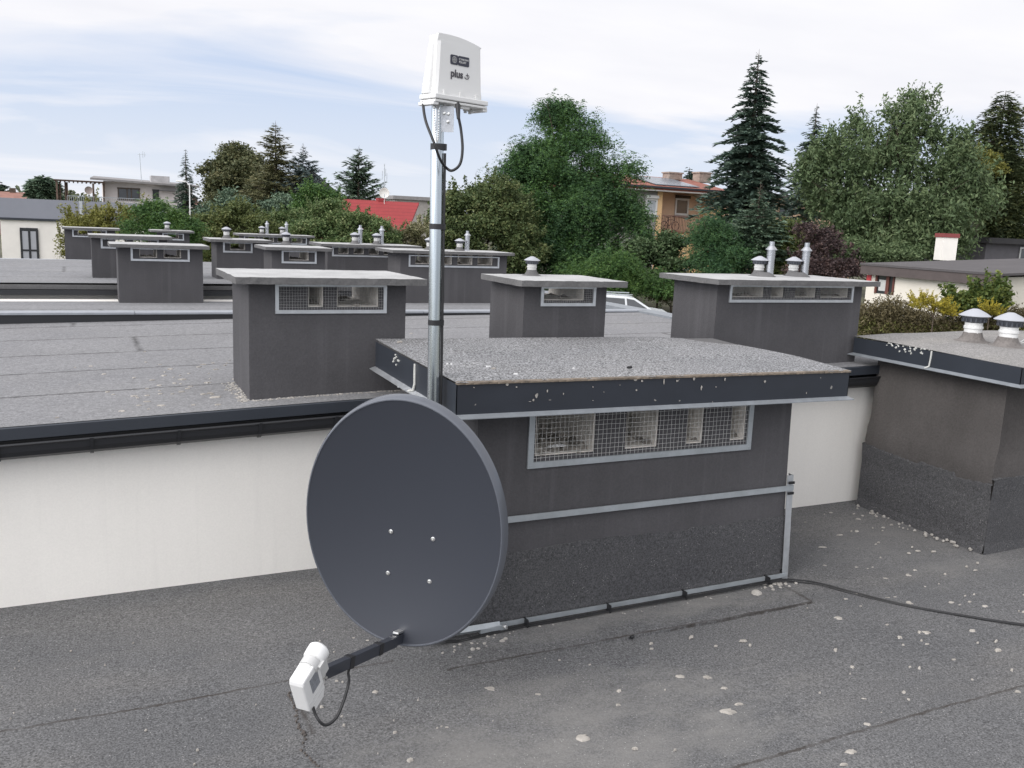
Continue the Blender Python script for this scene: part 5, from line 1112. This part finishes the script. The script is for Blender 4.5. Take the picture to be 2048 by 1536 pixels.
for k in range(12): p0 = float(H(112, 372)[0]); x = p0+k*(xa-p0)/11; g.box(x-.06, x+.06, Yh-1.8, Yh+3, zt-.34, zt-.2)
g.box(float(H(108, 372)[0]), xa, Yh-1.95, Yh+3, zt-.198, zt-.13); g.build('pergola', simple('old_wood', (.13, .09, .07), .9, var=.3), hl)
g = MB(); za = float(H(250, 397.5)[2]); x = float(H(135, 400)[0]); xe = float(H(358, 408)[0])
g.box(x, xe, Yh-2.0, Yh-1.95, za+.0, za+.06); nb = 60
for i in range(nb): xx = x+(xe-x)*i/(nb-1); g.box(xx-.018, xx+.018, Yh-1.99, Yh-1.96, zb-.2, za-.001)
g.build('railing', MT['galv_dull'], hl)
g = MB(); p = H(177, 381); g.lathe((p[0], Yh-1.7, p[2]), [(.02, .05), (.30, .09), (.38, .16), (.39, .165), (.30, .10), (.02, .06)], 20, 0, (np.array([1, 0, 0]), np.array([0, 0, 1.]), np.array([0, -1, 0]))); g.tube([(p[0], Yh-1.68, zb-.2), (p[0], Yh-1.68, p[2])], .03, 6)
g.build('dish_aerial', simple('dish_brown', (.30, .25, .23), .5), hl)
def aerial(name, label, d, px, y0, y1, arms, lean=0):
    a = at_d(px+lean, y0, d); b = at_d(px, y1, d); b[2] = b[2]; root = thing(name, label, 'aerial', b); g = MB(); g.tube([b, a], .035, 6); g.build('pole', MT['galv_dull'], root)
    g = MB()
    for (yy, w, vert) in arms:
        c = at_d(px+lean, yy, d); 
        if vert: g.tube([c+rdir*vert-np.array([0, 0, w]), c+rdir*vert+np.array([0, 0, w])], .02, 5)
        else: g.tube([c-rdir*w*.3, c+rdir*w], .02, 5)
    g.build('elements', MT['galv_dull'], root)
aerial('roof_aerial', 'thin television aerial on the cream terrace house', 97, 283, 307, 363, ((309, .7, 0), (309, .35, .35), (309, .25, .55)), -4)
aerial('roof_aerial', 'tall thin aerial above the red roof', 76, 769, 328, 400, ((350, .35, -.18), (356, .4, .2), (345, .3, .1)))
# red roof house
Yr = float(at_d(770, 430, 74)[1]); rr = thing('red_roof_house', 'house with a bright red tiled roof left of the mast', 'house', (float(ony(770, 430, Yr)[0]), Yr, GZ))
RA, RB = ony(560, 500, Yr), ony(800, 478, Yr); T0, T1 = ony(600, 392, Yr+4.2), ony(838, 408, Yr+4.2); T0[2] = T1[2] = (T0[2]+T1[2])/2+.03
E0 = np.array([T0[0], Yr, -2.6]); E1 = np.array([float(ony(800, 478, Yr)[0]), Yr, -2.6])
m, nt, b = M_('red_tiles'); v = coord(nt, kind='World'); wv = N(nt, 'ShaderNodeTexWave', wave_type='BANDS', bands_direction='Z'); wv.inputs['Scale'].default_value = 1.1; wv.inputs['Distortion'].default_value = .15; nt.links.new(v, wv.inputs['Vector'])
cc = mixc(nt, ramp(nt, wv.outputs['Fac'], [(.0, .5), (.10, 0.0)]), mixc(nt, noise(nt, v, 2.5, 4), (.27, .030, .034), (.36, .045, .045)), (.13, .015, .018)); nt.links.new(cc, b.inputs['Base Color']); b.inputs['Roughness'].default_value = .6
g = MB(); g.add([E0, E1, T1, T0, E0+np.array([0, 0, -.2]), E1+np.array([0, 0, -.2]), T1+np.array([0, 0, -.2]), T0+np.array([0, 0, -.2])], [(0, 1, 2, 3), (4, 7, 6, 5), (0, 4, 5, 1), (1, 5, 6, 2), (2, 6, 7, 3), (3, 7, 4, 0)])
bk = np.array([0, 8.4, 0]); g.add([T0, T1, E1+bk, E0+bk], [(0, 1, 2, 3)]); g.build('roof', m, rr)
g = MB(); g.box(E0[0]+.3, E1[0]-.3, Yr+.5, Yr+7.9, GZ, -2.65); g.add([(E1[0]-.3, Yr+.5, -2.65), (E1[0]-.3, Yr+7.9, -2.65), (T1[0]-.3, Yr+4.2, T1[2]-.3)], [(0, 1, 2)]); g.build('wall', MT['white_far'], rr)
g = MB(); pbox(g, (757, 396), (771, 404), Yr+4.1, .8); g.build('chimney', m, rr)
g = MB(); p = at_d(769, 386, 76); g.lathe(p, [(.02, .0), (.30, .05), (.42, .12), (.43, .12), (.30, .04)], 20, 0, (rdir, Uu, vdir)); g.tube([p+np.array([0, 0, -.9]), p], .03, 6); tag(g.build('roof_dish', simple('pale_dish', (.66, .65, .62), .5)), 'small pale satellite dish on the red roof ridge', 'satellite dish')
# beige flats beyond the red roof, brick roofs far left, dark gable
Yg = float(at_d(840, 395, 130)[1]); fb = thing('flats', 'flat beige block on the horizon behind the mast', 'building', (float(ony(845, 400, Yg)[0]), Yg, GZ))
g = MB(); p = ony(790, 391, Yg); q = ony(905, 400, Yg); g.box(p[0], q[0], Yg, Yg+8, GZ, p[2]-.5); g.build('wall', simple('beige_wall', (.33, .31, .29), .9), fb)
g = MB(); g.box(p[0]-.4, q[0]+.4, Yg-.4, Yg+8, p[2]-.498, p[2]); g.build('roof', simple('flat_roof_grey', (.25, .24, .24), .9), fb)
for (xa_, xb_, yt, yb_, dd, lab, col) in ((-30, 62, 383, 398, 115, 'low house with rusty red tiled roof at the left frame edge', (.26, .13, .10)), (376, 402, 402, 412, 120, 'small house with a reddish gable right of the white lamp post', (.28, .14, .11))):
    Yq = float(at_d((xa_+xb_)/2, yt, dd)[1]); a = ony(xa_, yt, Yq); b_ = ony(xb_, yt, Yq); c_ = ony(xb_, yb_, Yq); z = (a[2]+b_[2])/2; hh = abs(z-c_[2])
    r_ = thing('tiled_house', lab, 'house', (float(a[0]+b_[0])/2, Yq, GZ), 'houses with reddish roofs')
    g = MB(); g.box(a[0], b_[0], Yq, Yq+6, GZ, z-hh); g.build('wall', simple('brick_wall', (.30, .20, .16), .9), r_)
    g = MB(); g.add([(a[0]-.3, Yq-.4, z-hh), (b_[0]+.3, Yq-.4, z-hh), (b_[0]+.1, Yq+3, z), (a[0]-.1, Yq+3, z), (b_[0]+.3, Yq+6.4, z-hh), (a[0]-.3, Yq+6.4, z-hh)], [(0, 1, 2, 3), (3, 2, 4, 5), (0, 3, 5), (1, 4, 2)]); g.build('roof', simple('rust_tiles', col, .8, var=.2, vscale=1), r_)
    g = MB(); g.box((a[0]+b_[0])/2, (a[0]+b_[0])/2+.7, Yq+2.6, Yq+3.3, z-.3, z+.5); g.build('chimney', MT['bark'], r_)
Yq = float(at_d(640, 380, 100)[1]); r_ = thing('gabled_house', 'dark slate gable roof behind the blue spruce', 'house', (float(ony(640, 380, Yq)[0]), Yq, GZ))
a, t, b_ = ony(575, 385, Yq), ony(622, 338, Yq), ony(682, 390, Yq)
g = MB(); g.prism([a, b_, t], np.array([0, 0., 0]), np.array([0, 7., 0])); g.build('roof', simple('slate', (.045, .047, .05), .6, var=.2), r_)
g = MB(); g.box(a[0]+.4, b_[0]-.4, Yq+.3, Yq+6.7, GZ, a[2]-.02); g.build('wall', MT['white_far'], r_)
# lamp posts
def lamp(label, d, px, ytop, side, h_arm=.9, mat='galv'):
    t = at_d(px, ytop, d); base = np.array([t[0], t[1], GZ]); r = thing('street_lamp', label, 'lamp post', base, 'street lamps')
    g = MB(); g.tube([base, t-np.array([0, 0, .15])]+[], [.055, .04], 10); g.tube([t-np.array([0, 0, .15]), t+np.array([0, 0, .0])+rdir*side*.15, t+rdir*side*h_arm*.5+np.array([0, 0, .06])], [.04, .035, .03], 8); g.build('pole', MT[mat], r)
    g = MB(); g.obox(t+rdir*side*(h_arm*.5+.3)+np.array([0, 0, .09]), (rdir, vdir, Uu), (.34, .13, .05)); g.build('lamp_head', MT['white_pvc'], r, bev=.03)
lamp('white street lamp beside the slim spruce at left', 62, 379, 366, -1, .5, 'white_pvc')
lamp('curved grey street lamp in front of the right hand trees', 48, 1948, 412, 1, 1.0, 'galv_dull')

# orange house
Yo = float(at_d(1340, 420, 66)[1]); O = lambda x, y: ony(x, y, Yo)
oh = thing('apartment_house', 'grey and orange house with solar panels and recessed balcony', 'house', (float(O(1330, 450)[0]), Yo, GZ))
ze = float(O(1340, 383)[2]); xg0 = float(O(1225, 420)[0]); xg1 = float(O(1313, 420)[0]); xo1 = float(O(1323, 420)[0]); xr1 = float(O(1440, 420)[0]); zbal = float(O(1340, 462)[2])
grey = simple('grey_plaster', (.30, .29, .28), .9, var=.06); orange = simple('orange_plaster', (.74, .50, .27), .9, var=.05); peach = simple('peach_plaster', (.74, .52, .36), .9, var=.05)
g = MB(); g.box(xg0, xg1, Yo, Yo+9, GZ, ze); g.build('wall', grey, oh, label='grey plaster wall')
g = MB(); g.box(xg1+.002, xo1, Yo-.05, Yo+9, GZ, ze); g.box(xo1, xr1, Yo-.04, Yo+9, GZ, zbal-.1); g.box(xr1-.6, xr1, Yo-.04, Yo+9, zbal-.1, ze); g.build('wall', orange, oh, label='orange plaster wall')
g = MB(); g.box(xo1+.002, xr1-.6, Yo+1.6, Yo+9, zbal-.1, ze); g.build('wall', peach, oh, label='peach recess wall behind the balcony')
g = MB(); g.box(xo1, xr1, Yo-.15, Yo+1.6, zbal-.098, zbal+.03); g.build('balcony_floor', simple('balcony_red', (.20, .09, .07), .8), oh)
g = MB(); zr = float(O(1340, 431.5)[2])
g.box(xo1+.05, xr1-.6, Yo-.12, Yo-.07, zr-.04, zr+.03); nb = 34
for i in range(nb): xx = xo1+.08+(xr1-.7-xo1)*i/(nb-1); g.box(xx-.014, xx+.014, Yo-.11, Yo-.08, zbal+.031, zr-.041)
g.build('balcony_railing', simple('railing_brown', (.17, .09, .07), .6), oh)
def owin(a, b, Y, dark=False):
    p = ony(*a, Y); q = ony(*b, Y); g = MB(); g.box(p[0], q[0], Y-.04, Y+.02, q[2], p[2]); w = g.build('window', MT['glass'] if dark else simple('pale_blind', (.42, .45, .48), .4, var=.1), oh)
    g = MB(); t_ = .07
    for zz in (p[2], q[2]): g.box(p[0]-t_, q[0]+t_, Y-.08, Y-.041, zz-t_, zz+t_)
    for xx in (p[0], q[0]): g.box(xx-t_, xx+t_, Y-.08, Y-.041, q[2]+t_+.001, p[2]-t_-.001)
    g.build('frame', MT['white_pvc'], w)
    g = MB(); g.box(p[0]-.15, q[0]+.15, Y-.18, Y-.082, q[2]-.22, q[2]-.09); g.build('sill', MT['galv_dull'], w)
    g = MB(); g.box(p[0]-.08, q[0]+.08, Y-.22, Y-.001, p[2]+t_+.005, p[2]+t_+.22); g.build('shutter_box', MT['white_pvc'] if not dark else MT['bark'], w)
owin((1292, 398), (1311, 428), Yo); owin((1352, 398), (1374, 429), Yo+1.6, True)
p = O(1319, 477); q = O(1343, 505)
g = MB(); g.box(p[0], q[0], Yo-.10, Yo-.051, q[2], p[2]); w = g.build('window', MT['glass'], oh)
g = MB(); g.box(p[0]-.12, q[0]+.12, Yo-.30, Yo-.0505, p[2]-.05, p[2]+.17); g.build('shutter_box', MT['bark'], w)
g = MB(); g.box(p[0]+.02, q[0]-.02, Yo-.14, Yo-.101, p[2]-.50, p[2]-.051); g.build('blind', MT['white_pvc'], w)
red = simple('red_roof_tiles', (.24, .085, .06), .8, var=.25, vscale=2)
zf = float(O(1340, 376)[2]); zrg = zf+1.05
g = MB(); g.hexa([(xg0-1, Yo-.7, zf-.22), (xr1+.5, Yo-.7, zf-.22), (xr1+.5, Yo+5, zrg-.25), (xg0-1, Yo+5, zrg-.25), (xg0-1, Yo-.7, zf), (xr1+.5, Yo-.7, zf), (xr1+.5, Yo+5, zrg), (xg0-1, Yo+5, zrg)]); g.hexa([(xg0-1, Yo+5, zf), (xr1+.5, Yo+5, zf), (xr1+.5, Yo+10, zf-.2), (xg0-1, Yo+10, zf-.2), (xg0-1, Yo+5.0, zrg), (xr1+.5, Yo+5.0, zrg), (xr1+.5, Yo+10, zf), (xg0-1, Yo+10, zf)])
rf = g.build('roof', red, oh)
g = MB(); g.box(xg0-1, xr1+.5, Yo-.82, Yo-.702, zf-.10, zf+.03); g.build('gutter', MT['fascia_clean'], rf)
g = MB(); g.box(xg0-1, xr1+.5, Yo-.70, Yo+.2, zf-.30, zf-.221); g.build('soffit', MT['pvc_grey'], rf)
pan = simple('solar_panel_glass', (.16, .18, .21), .25, var=.1, spec=.7)
for i in range(7):
    xa_ = float(ony(1296+i*12.6, 368, Yo+1)[0]); xb_ = float(ony(1296+(i+1)*12.6, 368, Yo+1)[0]); f0, f1 = .12, .80
    P = [(xa_+.03, Yo-.7+5.7*f0, zf+1.05*f0+.10), (xb_-.03, Yo-.7+5.7*f0, zf+1.05*f0+.10), (xb_-.03, Yo-.7+5.7*f1, zf+1.05*f1+.10), (xa_+.03, Yo-.7+5.7*f1, zf+1.05*f1+.10)]
    g = MB(); g.hexa([(a, b, c-.05) for a, b, c in P]+P); g.build('solar_panel', pan, rf)
for a, b in (((1339, 346), (1364, 360)), ((1400, 346), (1421, 366))):
    g = MB(); pbox(g, a, b, Yo+3.6, .9); p = ony(*a, Yo+3.6); q = ony(*b, Yo+3.6); g.box(p[0]-.08, q[0]+.08, Yo+3.52, Yo+4.58, p[2], p[2]+.10); g.build('chimney', simple('chimney_brick', (.30, .24, .20), .9, var=.3, vscale=4), rf)
# bicycle on the balcony
bk = thing('bicycle', 'dark bicycle standing on the orange house balcony', 'bicycle', (float(O(1345, 455)[0]), Yo+.35, zbal+.03)); bx, by, bz = float(O(1345, 455)[0]), Yo+.35, zbal+.03
for dx in (-.5, .5):
    g = MB(); g.tube([(bx+dx+.32*math.cos(t), by, bz+.34+.32*math.sin(t)) for t in np.linspace(0, 2*PI, 21)], .025, 6); g.build('wheel', MT['black'], bk)
g = MB()
for a, b in (((-.5, .34), (-.15, .8)), ((-.15, .8), (.38, .78)), ((-.1, .32), (.38, .78)), ((-.1, .32), (-.2, .95)), ((-.5, .34), (-.1, .32)), ((.5, .34), (.34, 1.0))): g.tube([(bx+a[0], by, bz+a[1]), (bx+b[0], by, bz+b[1])], .022, 6)
g.build('frame', MT['black'], bk); g = MB(); g.tube([(bx+.34, by-.22, bz+1.03), (bx+.34, by+.22, bz+1.03)], .02, 6); g.build('handlebar', MT['black'], bk); g = MB(); g.obox((bx-.2, by, bz+.97), np.eye(3), (.13, .06, .03)); g.build('saddle', MT['black'], bk)
# second orange house behind the cherry tree
Yp = float(at_d(1620, 430, 68)[1]); o2 = thing('orange_house', 'orange plastered house glimpsed through the cherry tree leaves', 'house', (float(ony(1620, 430, Yp)[0]), Yp, GZ))
p = ony(1500, 392, Yp); q = ony(1705, 480, Yp); g = MB(); g.box(p[0], q[0], Yp, Yp+8, GZ, p[2]); g.build('wall', peach, o2)
g = MB(); g.hexa([(p[0]-.4, Yp-.5, p[2]), (q[0]+.4, Yp-.5, p[2]), (q[0]+.4, Yp+8.5, p[2]+.2), (p[0]-.4, Yp+8.5, p[2]+.2), (p[0]-.4, Yp-.5, p[2]+.25), (q[0]+.4, Yp-.5, p[2]+.25), (q[0]+.4, Yp+8.5, p[2]+.45), (p[0]-.4, Yp+8.5, p[2]+.45)]); g.build('roof', simple('dark_roof_edge', (.10, .08, .08), .8), o2)
g = MB(); a = ony(1560, 410, Yp); b_ = ony(1585, 432, Yp); g.box(a[0], b_[0], Yp-.04, Yp-.002, b_[2], a[2]); g.build('window', MT['glass'], o2)

# garage at right
ZG = -.90; ga, gb = onz(1720, 528, ZG), onz(2004, 550, ZG); dv = (gb-ga)/np.linalg.norm(gb-ga); nv = np.array([dv[1], -dv[0], 0])
if nv@ga > 0: nv = -nv      # towards the camera
bv = -nv; Dg = 9.0; Lg = np.linalg.norm(gb-ga)
gr = thing('garage', 'low white garage with dark roof and brown window, right', 'garage', ((ga+gb)/2*np.array([1, 1, 0])+np.array([0, 0, GZ])))
def GP(a, n, z): return np.array([ga[0], ga[1], 0])+dv*a+nv*n+np.array([0, 0, z])
g = MB(); hz_ = ZG-.10; g.hexa([GP(.1, -.3, GZ), GP(Lg-.3, -.3, GZ), GP(Lg-.3, -Dg, GZ), GP(.1, -Dg, GZ), GP(.1, -.3, hz_), GP(Lg-.3, -.3, hz_), GP(Lg-.3, -Dg, hz_+.39), GP(.1, -Dg, hz_+.39)]); g.build('wall', simple('garage_plaster', (.70, .66, .58), .9, var=.05, vscale=1.2, bscale=20), gr)
g = MB(); g.hexa([GP(0, 0, ZG-.03), GP(Lg, 0, ZG-.03), GP(Lg, -Dg, ZG+.36), GP(0, -Dg, ZG+.36), GP(0, 0, ZG+.04), GP(Lg, 0, ZG+.04), GP(Lg, -Dg, ZG+.43), GP(0, -Dg, ZG+.43)]); rfg = g.build('roof', simple('garage_felt', (.085, .078, .08), .9, var=.12, vscale=1.0, fine=(12, .1)), gr)
g = MB(); g.hexa([GP(.02, -.03, ZG-.34), GP(Lg-.02, -.03, ZG-.34), GP(Lg-.02, -.08, ZG-.34), GP(.02, -.08, ZG-.34), GP(.02, -.03, ZG-.032), GP(Lg-.02, -.03, ZG-.032), GP(Lg-.02, -.08, ZG-.032), GP(.02, -.08, ZG-.032)]); g.build('fascia_board', simple('brown_board', (.085, .068, .065), .7), rfg)
def on_gar(px, py): d = ray(px, py); P0 = GP(0, -.3, 0); t = (P0@nv)/(d@nv); return d*t
p = on_gar(1754, 547); q = on_gar(1787, 590); fa = (p-GP(0, 0, 0))@dv; fb_ = (q-GP(0, 0, 0))@dv
g = MB(); g.hexa([GP(fa, -.29, q[2]), GP(fb_, -.29, q[2]), GP(fb_, -.36, q[2]), GP(fa, -.36, q[2]), GP(fa, -.29, p[2]), GP(fb_, -.29, p[2]), GP(fb_, -.36, p[2]), GP(fa, -.36, p[2])]); w = g.build('window', MT['glass'], gr)
g = MB(); rb = simple('red_brown_frame', (.12, .04, .03), .6)
for f0, f1 in ((0, .1), (.58, .74), (.93, 1)): u0, u1 = fa+(fb_-fa)*f0, fa+(fb_-fa)*f1; g.hexa([GP(u0, -.25, q[2]), GP(u1, -.25, q[2]), GP(u1, -.288, q[2]), GP(u0, -.288, q[2]), GP(u0, -.25, p[2]), GP(u1, -.25, p[2]), GP(u1, -.288, p[2]), GP(u0, -.288, p[2])])
g.build('frame', rb, w)
g = MB(); u0, u1 = fa+(fb_-fa)*.2, fa+(fb_-fa)*.56; g.hexa([GP(u0, -.27, q[2]+.1), GP(u1, -.27, q[2]+.1), GP(u1, -.285, q[2]+.1), GP(u0, -.285, q[2]+.1), GP(u0, -.27, p[2]-.2), GP(u1, -.27, p[2]-.2), GP(u1, -.285, p[2]-.2), GP(u0, -.285, p[2]-.2)]); g.build('curtain', MT['pvc_grey'], w)
p = on_gar(1723.5, 553); g = MB(); fs_ = (p-GP(0, 0, 0))@dv; fs_ = max(fs_, .12); g.hexa([GP(fs_, -.26, p[2]-.12), GP(fs_+.2, -.26, p[2]-.12), GP(fs_+.2, -.295, p[2]-.12), GP(fs_, -.295, p[2]-.12), GP(fs_, -.26, p[2]+.08), GP(fs_+.2, -.26, p[2]+.08), GP(fs_+.2, -.295, p[2]+.08), GP(fs_, -.295, p[2]+.08)])
tag(g.build('house_number_plate', simple('red_plate', (.50, .05, .06), .5)), 'small red plate on the left end of the garage wall', 'sign')
# garage chimney
cpx = at_d(1890, 508, 36.5); g = MB(); cw = .46; hc = .80; zc = float(at_d(1893, 503, 36.5)[2]); c0 = np.array([cpx[0], cpx[1], 0]); A_, B_ = dv, nv
def CB(mb, w, z0, z1, m=0): mb.obox(c0+np.array([0, 0, (z0+z1)/2]), (A_*math.cos(.35)+B_*math.sin(.35), B_*math.cos(.35)-A_*math.sin(.35), Uu), (w/2, w/2, (z1-z0)/2), m)
CB(g, .60, zc-.35, zc+.56); gch = g.build('chimney', MT['white_far'], rfg); g = MB(); CB(g, .68, zc+.561, zc+.72); g.build('chimney_cap', simple('red_cap', (.22, .05, .05), .7), rfg)
g = MB(); q = GP(Lg-.1, -.05, 0); g.tube([(q[0], q[1], GZ), (q[0], q[1], ZG-.35)], .05, 8); g.build('downpipe', MT['bark'], gr)
# dark shed far right
Ys = float(at_d(2010, 490, 46)[1]); sh = thing('dark_shed', 'dark grey building with flat black roof at the right edge', 'shed', (float(ony(2020, 500, Ys)[0]), Ys, GZ))
p = ony(1972, 474, Ys); q = ony(2150, 520, Ys); g = MB(); g.box(p[0]+.1, q[0], Ys, Ys+6, GZ, p[2]-.3); g.build('wall', simple('dark_plaster', (.105, .10, .11), .9, var=.1), sh)
g = MB(); g.box(p[0]-.2, q[0], Ys-.35, Ys+6, p[2]-.298, p[2]-.02); g.build('roof', simple('black_felt', (.035, .034, .036), .9), sh)
g = MB(); a = ony(2040, 497, Ys); g.box(a[0], a[0]+1.2, Ys-.05, Ys-.002, a[2]-1.0, a[2]); w = g.build('window', MT['glass'], sh)
g = MB(); g.box(a[0]-.08, a[0], Ys-.09, Ys-.052, a[2]-1.0, a[2]+.08); g.box(a[0]+.001, a[0]+1.2, Ys-.09, Ys-.052, a[2]+.001, a[2]+.08); g.build('frame', MT['pvc_grey'], w)

# parked white car beyond the roofs
cl = at_d(1236, 600, 36.6); CX, CY = float(cl[0]), float(cl[1]); car = thing('parked_car', 'white estate car parked beyond the roofs, only its top showing', 'car', (CX, CY, GZ))
cd = np.array([_r0[0]*.98, _r0[1]*.98, 0]); cd /= np.linalg.norm(cd); cn = np.array([-cd[1], cd[0], 0])
def CP(a, n, z): return np.array([CX, CY, GZ])+cd*a+cn*n+np.array([0, 0, z])
body = [(-2.1, .35), (2.15, .35), (2.25, .55), (2.2, .80), (1.95, .95), (1.15, 1.05), (-2.05, 1.05), (-2.15, .7)]
g = MB(); g.prism([CP(a, 0, z) for a, z in body], -cn*.86, cn*.86); paint = simple('car_white', (.62, .64, .66), .25, var=.02, spec=.6); g.build('body', paint, car, bev=.06)
cab = [(-2.02, 1.04), (1.30, 1.04), (1.22, 1.10), (.62, 1.46), (.25, 1.53), (-.6, 1.56), (-1.6, 1.50), (-1.85, 1.40)]
vs = [CP(a, -.82+(z-1.04)*.30, z) for a, z in cab]+[CP(a, .82-(z-1.04)*.30, z) for a, z in cab]; n = len(cab)
g = MB(); g.add(vs, [tuple(range(n)), tuple(range(2*n-1, n-1, -1))]+[(i, n+i, n+(i+1) % n, (i+1) % n) for i in range(n)]); g.build('cabin', paint, car, bev=.04)
def cglass(pts, name='side_window'):
    g = MB(); g.prism([CP(a, -.82+(z-1.04)*.30, z) for a, z in pts], -cn*.012, cn*.004); g.build(name, MT['glass'], car)
cglass([(.30, 1.10), (1.08, 1.10), (.56, 1.41), (.26, 1.45)]); cglass([(-.62, 1.10), (.22, 1.10), (.18, 1.45), (-.62, 1.47)]); cglass([(-1.7, 1.12), (-.70, 1.10), (-.70, 1.47), (-1.55, 1.42)])
g = MB(); g.add([CP(1.235, -.66, 1.11), CP(1.235, .66, 1.11), CP(.665, .58, 1.455), CP(.665, -.58, 1.455)], [(0, 1, 2, 3)]); g.build('windscreen', MT['glass'], car)
for a in (-1.35, 1.40):
    for n_ in (-.80, .80):
        g = MB(); g.lathe(CP(a, n_, .32), [(.10, -.11), (.32, -.10), (.32, .10), (.10, .11)], 22, 0, (cd, Uu, cn)); wh = g.build('wheel', MT['black'], car); g = MB(); g.lathe(CP(a, n_, .32), [(.02, -.115), (.19, -.112), (.19, .112), (.02, .115)], 14, 0, (cd, Uu, cn)); g.build('rim', MT['galv'], wh)
g = MB()
for n_ in (-.55, .55): g.obox(CP(-.5, n_, 1.60), (cd, cn, Uu), (1.0, .02, .018))
g.build('roof_rail', MT['galv_dull'], car)

# ================================================================== SKY, SUN, CAMERA
SUN_AZ, SUN_EL = R(-106), R(34)     # azimuth from +Y towards +X
W = bpy.data.worlds.new('World'); S.world = W; W.use_nodes = True; nt = W.node_tree; bg = nt.nodes['Background']
sky = N(nt, 'ShaderNodeTexSky', sky_type='NISHITA'); sky.sun_disc = False; sky.sun_elevation = SUN_EL; sky.sun_rotation = SUN_AZ; sky.dust_density = 1.5; sky.air_density = 1.0; sky.ozone_density = 1.0
tc = N(nt, 'ShaderNodeTexCoord'); sp = N(nt, 'ShaderNodeSeparateXYZ'); nt.links.new(tc.outputs['Generated'], sp.inputs[0])
# clouds live on a plane high overhead: direction / height gives streaks that flatten to the horizon
zz = math_(nt, 'MAXIMUM', math_(nt, 'ADD', sp.outputs[2], .11), .03)
cx = math_(nt, 'DIVIDE', sp.outputs[0], zz); cy = math_(nt, 'DIVIDE', sp.outputs[1], zz)
cv = N(nt, 'ShaderNodeCombineXYZ'); nt.links.new(cx, cv.inputs[0]); nt.links.new(cy, cv.inputs[1])
mp = N(nt, 'ShaderNodeMapping'); mp.inputs['Rotation'].default_value = (0, 0, R(28)); mp.inputs['Scale'].default_value = (.55, 1.0, 1); mp.inputs['Location'].default_value = (2.3, .9, 0); nt.links.new(cv.outputs[0], mp.inputs['Vector'])
n1 = N(nt, 'ShaderNodeTexNoise'); n1.inputs['Scale'].default_value = .75; n1.inputs['Detail'].default_value = 7; n1.inputs['Roughness'].default_value = .52; n1.inputs['Distortion'].default_value = .6; nt.links.new(mp.outputs[0], n1.inputs['Vector'])
hi = math_(nt, 'MULTIPLY', math_(nt, 'SUBTRACT', sp.outputs[2], .13), 2.6)      # more cloud higher up
cf = math_(nt, 'ADD', n1.outputs['Fac'], math_(nt, 'MINIMUM', math_(nt, 'MAXIMUM', hi, -.08), .36))
mask = ramp(nt, cf, [(.42, 0.0), (.61, 1.0)])
warm = N(nt, 'ShaderNodeMix', data_type='RGBA'); 
K = 10.1   # the background strength of 0.11 times this is 1
def kc(r_, g_, b__): return (r_*K, g_*K, b__*K)
veil = mixc(nt, .82, sky.outputs[0], kc(.61, .715, .93))
near_h = math_(nt, 'SUBTRACT', 1.0, math_(nt, 'MULTIPLY', math_(nt, 'MAXIMUM', sp.outputs[2], 0.0), 7.0), clamp=True)
veil = mixc(nt, math_(nt, 'MULTIPLY', near_h, .8), veil, kc(.84, .87, .92))
cloud = mixc(nt, noise(nt, mp.outputs[0], 1.7, 4), kc(.80, .81, .88), kc(1.0, .99, 1.0))
fin0 = mixc(nt, mask, veil, cloud)
sdv = (math.sin(SUN_AZ)*math.cos(SUN_EL), math.cos(SUN_AZ)*math.cos(SUN_EL), math.sin(SUN_EL))
dt = N(nt, 'ShaderNodeVectorMath', operation='DOT_PRODUCT'); nt.links.new(tc.outputs['Generated'], dt.inputs[0]); dt.inputs[1].default_value = sdv
glow = math_(nt, 'POWER', math_(nt, 'MAXIMUM', dt.outputs['Value'], 0.0), 2.2)   # thin cloud lights up round the hidden sun
glc = N(nt, 'ShaderNodeCombineXYZ')
gl1 = math_(nt, 'MULTIPLY_ADD', glow, 2.1, 1.0)
for k in range(3): nt.links.new(gl1, glc.inputs[k])
fin = mixc(nt, 1.0, fin0, glc.outputs[0], 'MULTIPLY')
nt.links.new(fin, bg.inputs['Color']); bg.inputs['Strength'].default_value = .11
sl_ = bpy.data.lights.new('sun', 'SUN'); sl_.energy = 1.3; sl_.angle = R(34); sl_.color = (1, .95, .88); so = bpy.data.objects.new('sun', sl_); COL.objects.link(so)
sd = Vector((math.sin(SUN_AZ)*math.cos(SUN_EL), math.cos(SUN_AZ)*math.cos(SUN_EL), math.sin(SUN_EL))); so.rotation_euler = sd.to_track_quat('Z', 'Y').to_euler(); so.location = (0, 0, 30)

cam = bpy.data.cameras.new('camera'); cam.sensor_width = 36; cam.sensor_fit = 'HORIZONTAL'; cam.lens = FPX/2048*36; cam.clip_start = .05; cam.clip_end = 2000
co = bpy.data.objects.new('camera', cam); COL.objects.link(co); b_ = -_fw
co.matrix_world = Matrix(((_r[0], _u[0], b_[0], 0), (_r[1], _u[1], b_[1], 0), (_r[2], _u[2], b_[2], 0), (0, 0, 0, 1)))
S.camera = co
S.view_settings.view_transform = 'Standard'; S.view_settings.look = 'None'; S.view_settings.exposure = -0.07; S.view_settings.gamma = 1
S.render.engine = 'CYCLES'; S.cycles.max_bounces = 6; S.cycles.diffuse_bounces = 3; S.cycles.glossy_bounces = 3; S.cycles.transparent_max_bounces = 4; S.cycles.use_denoising = True
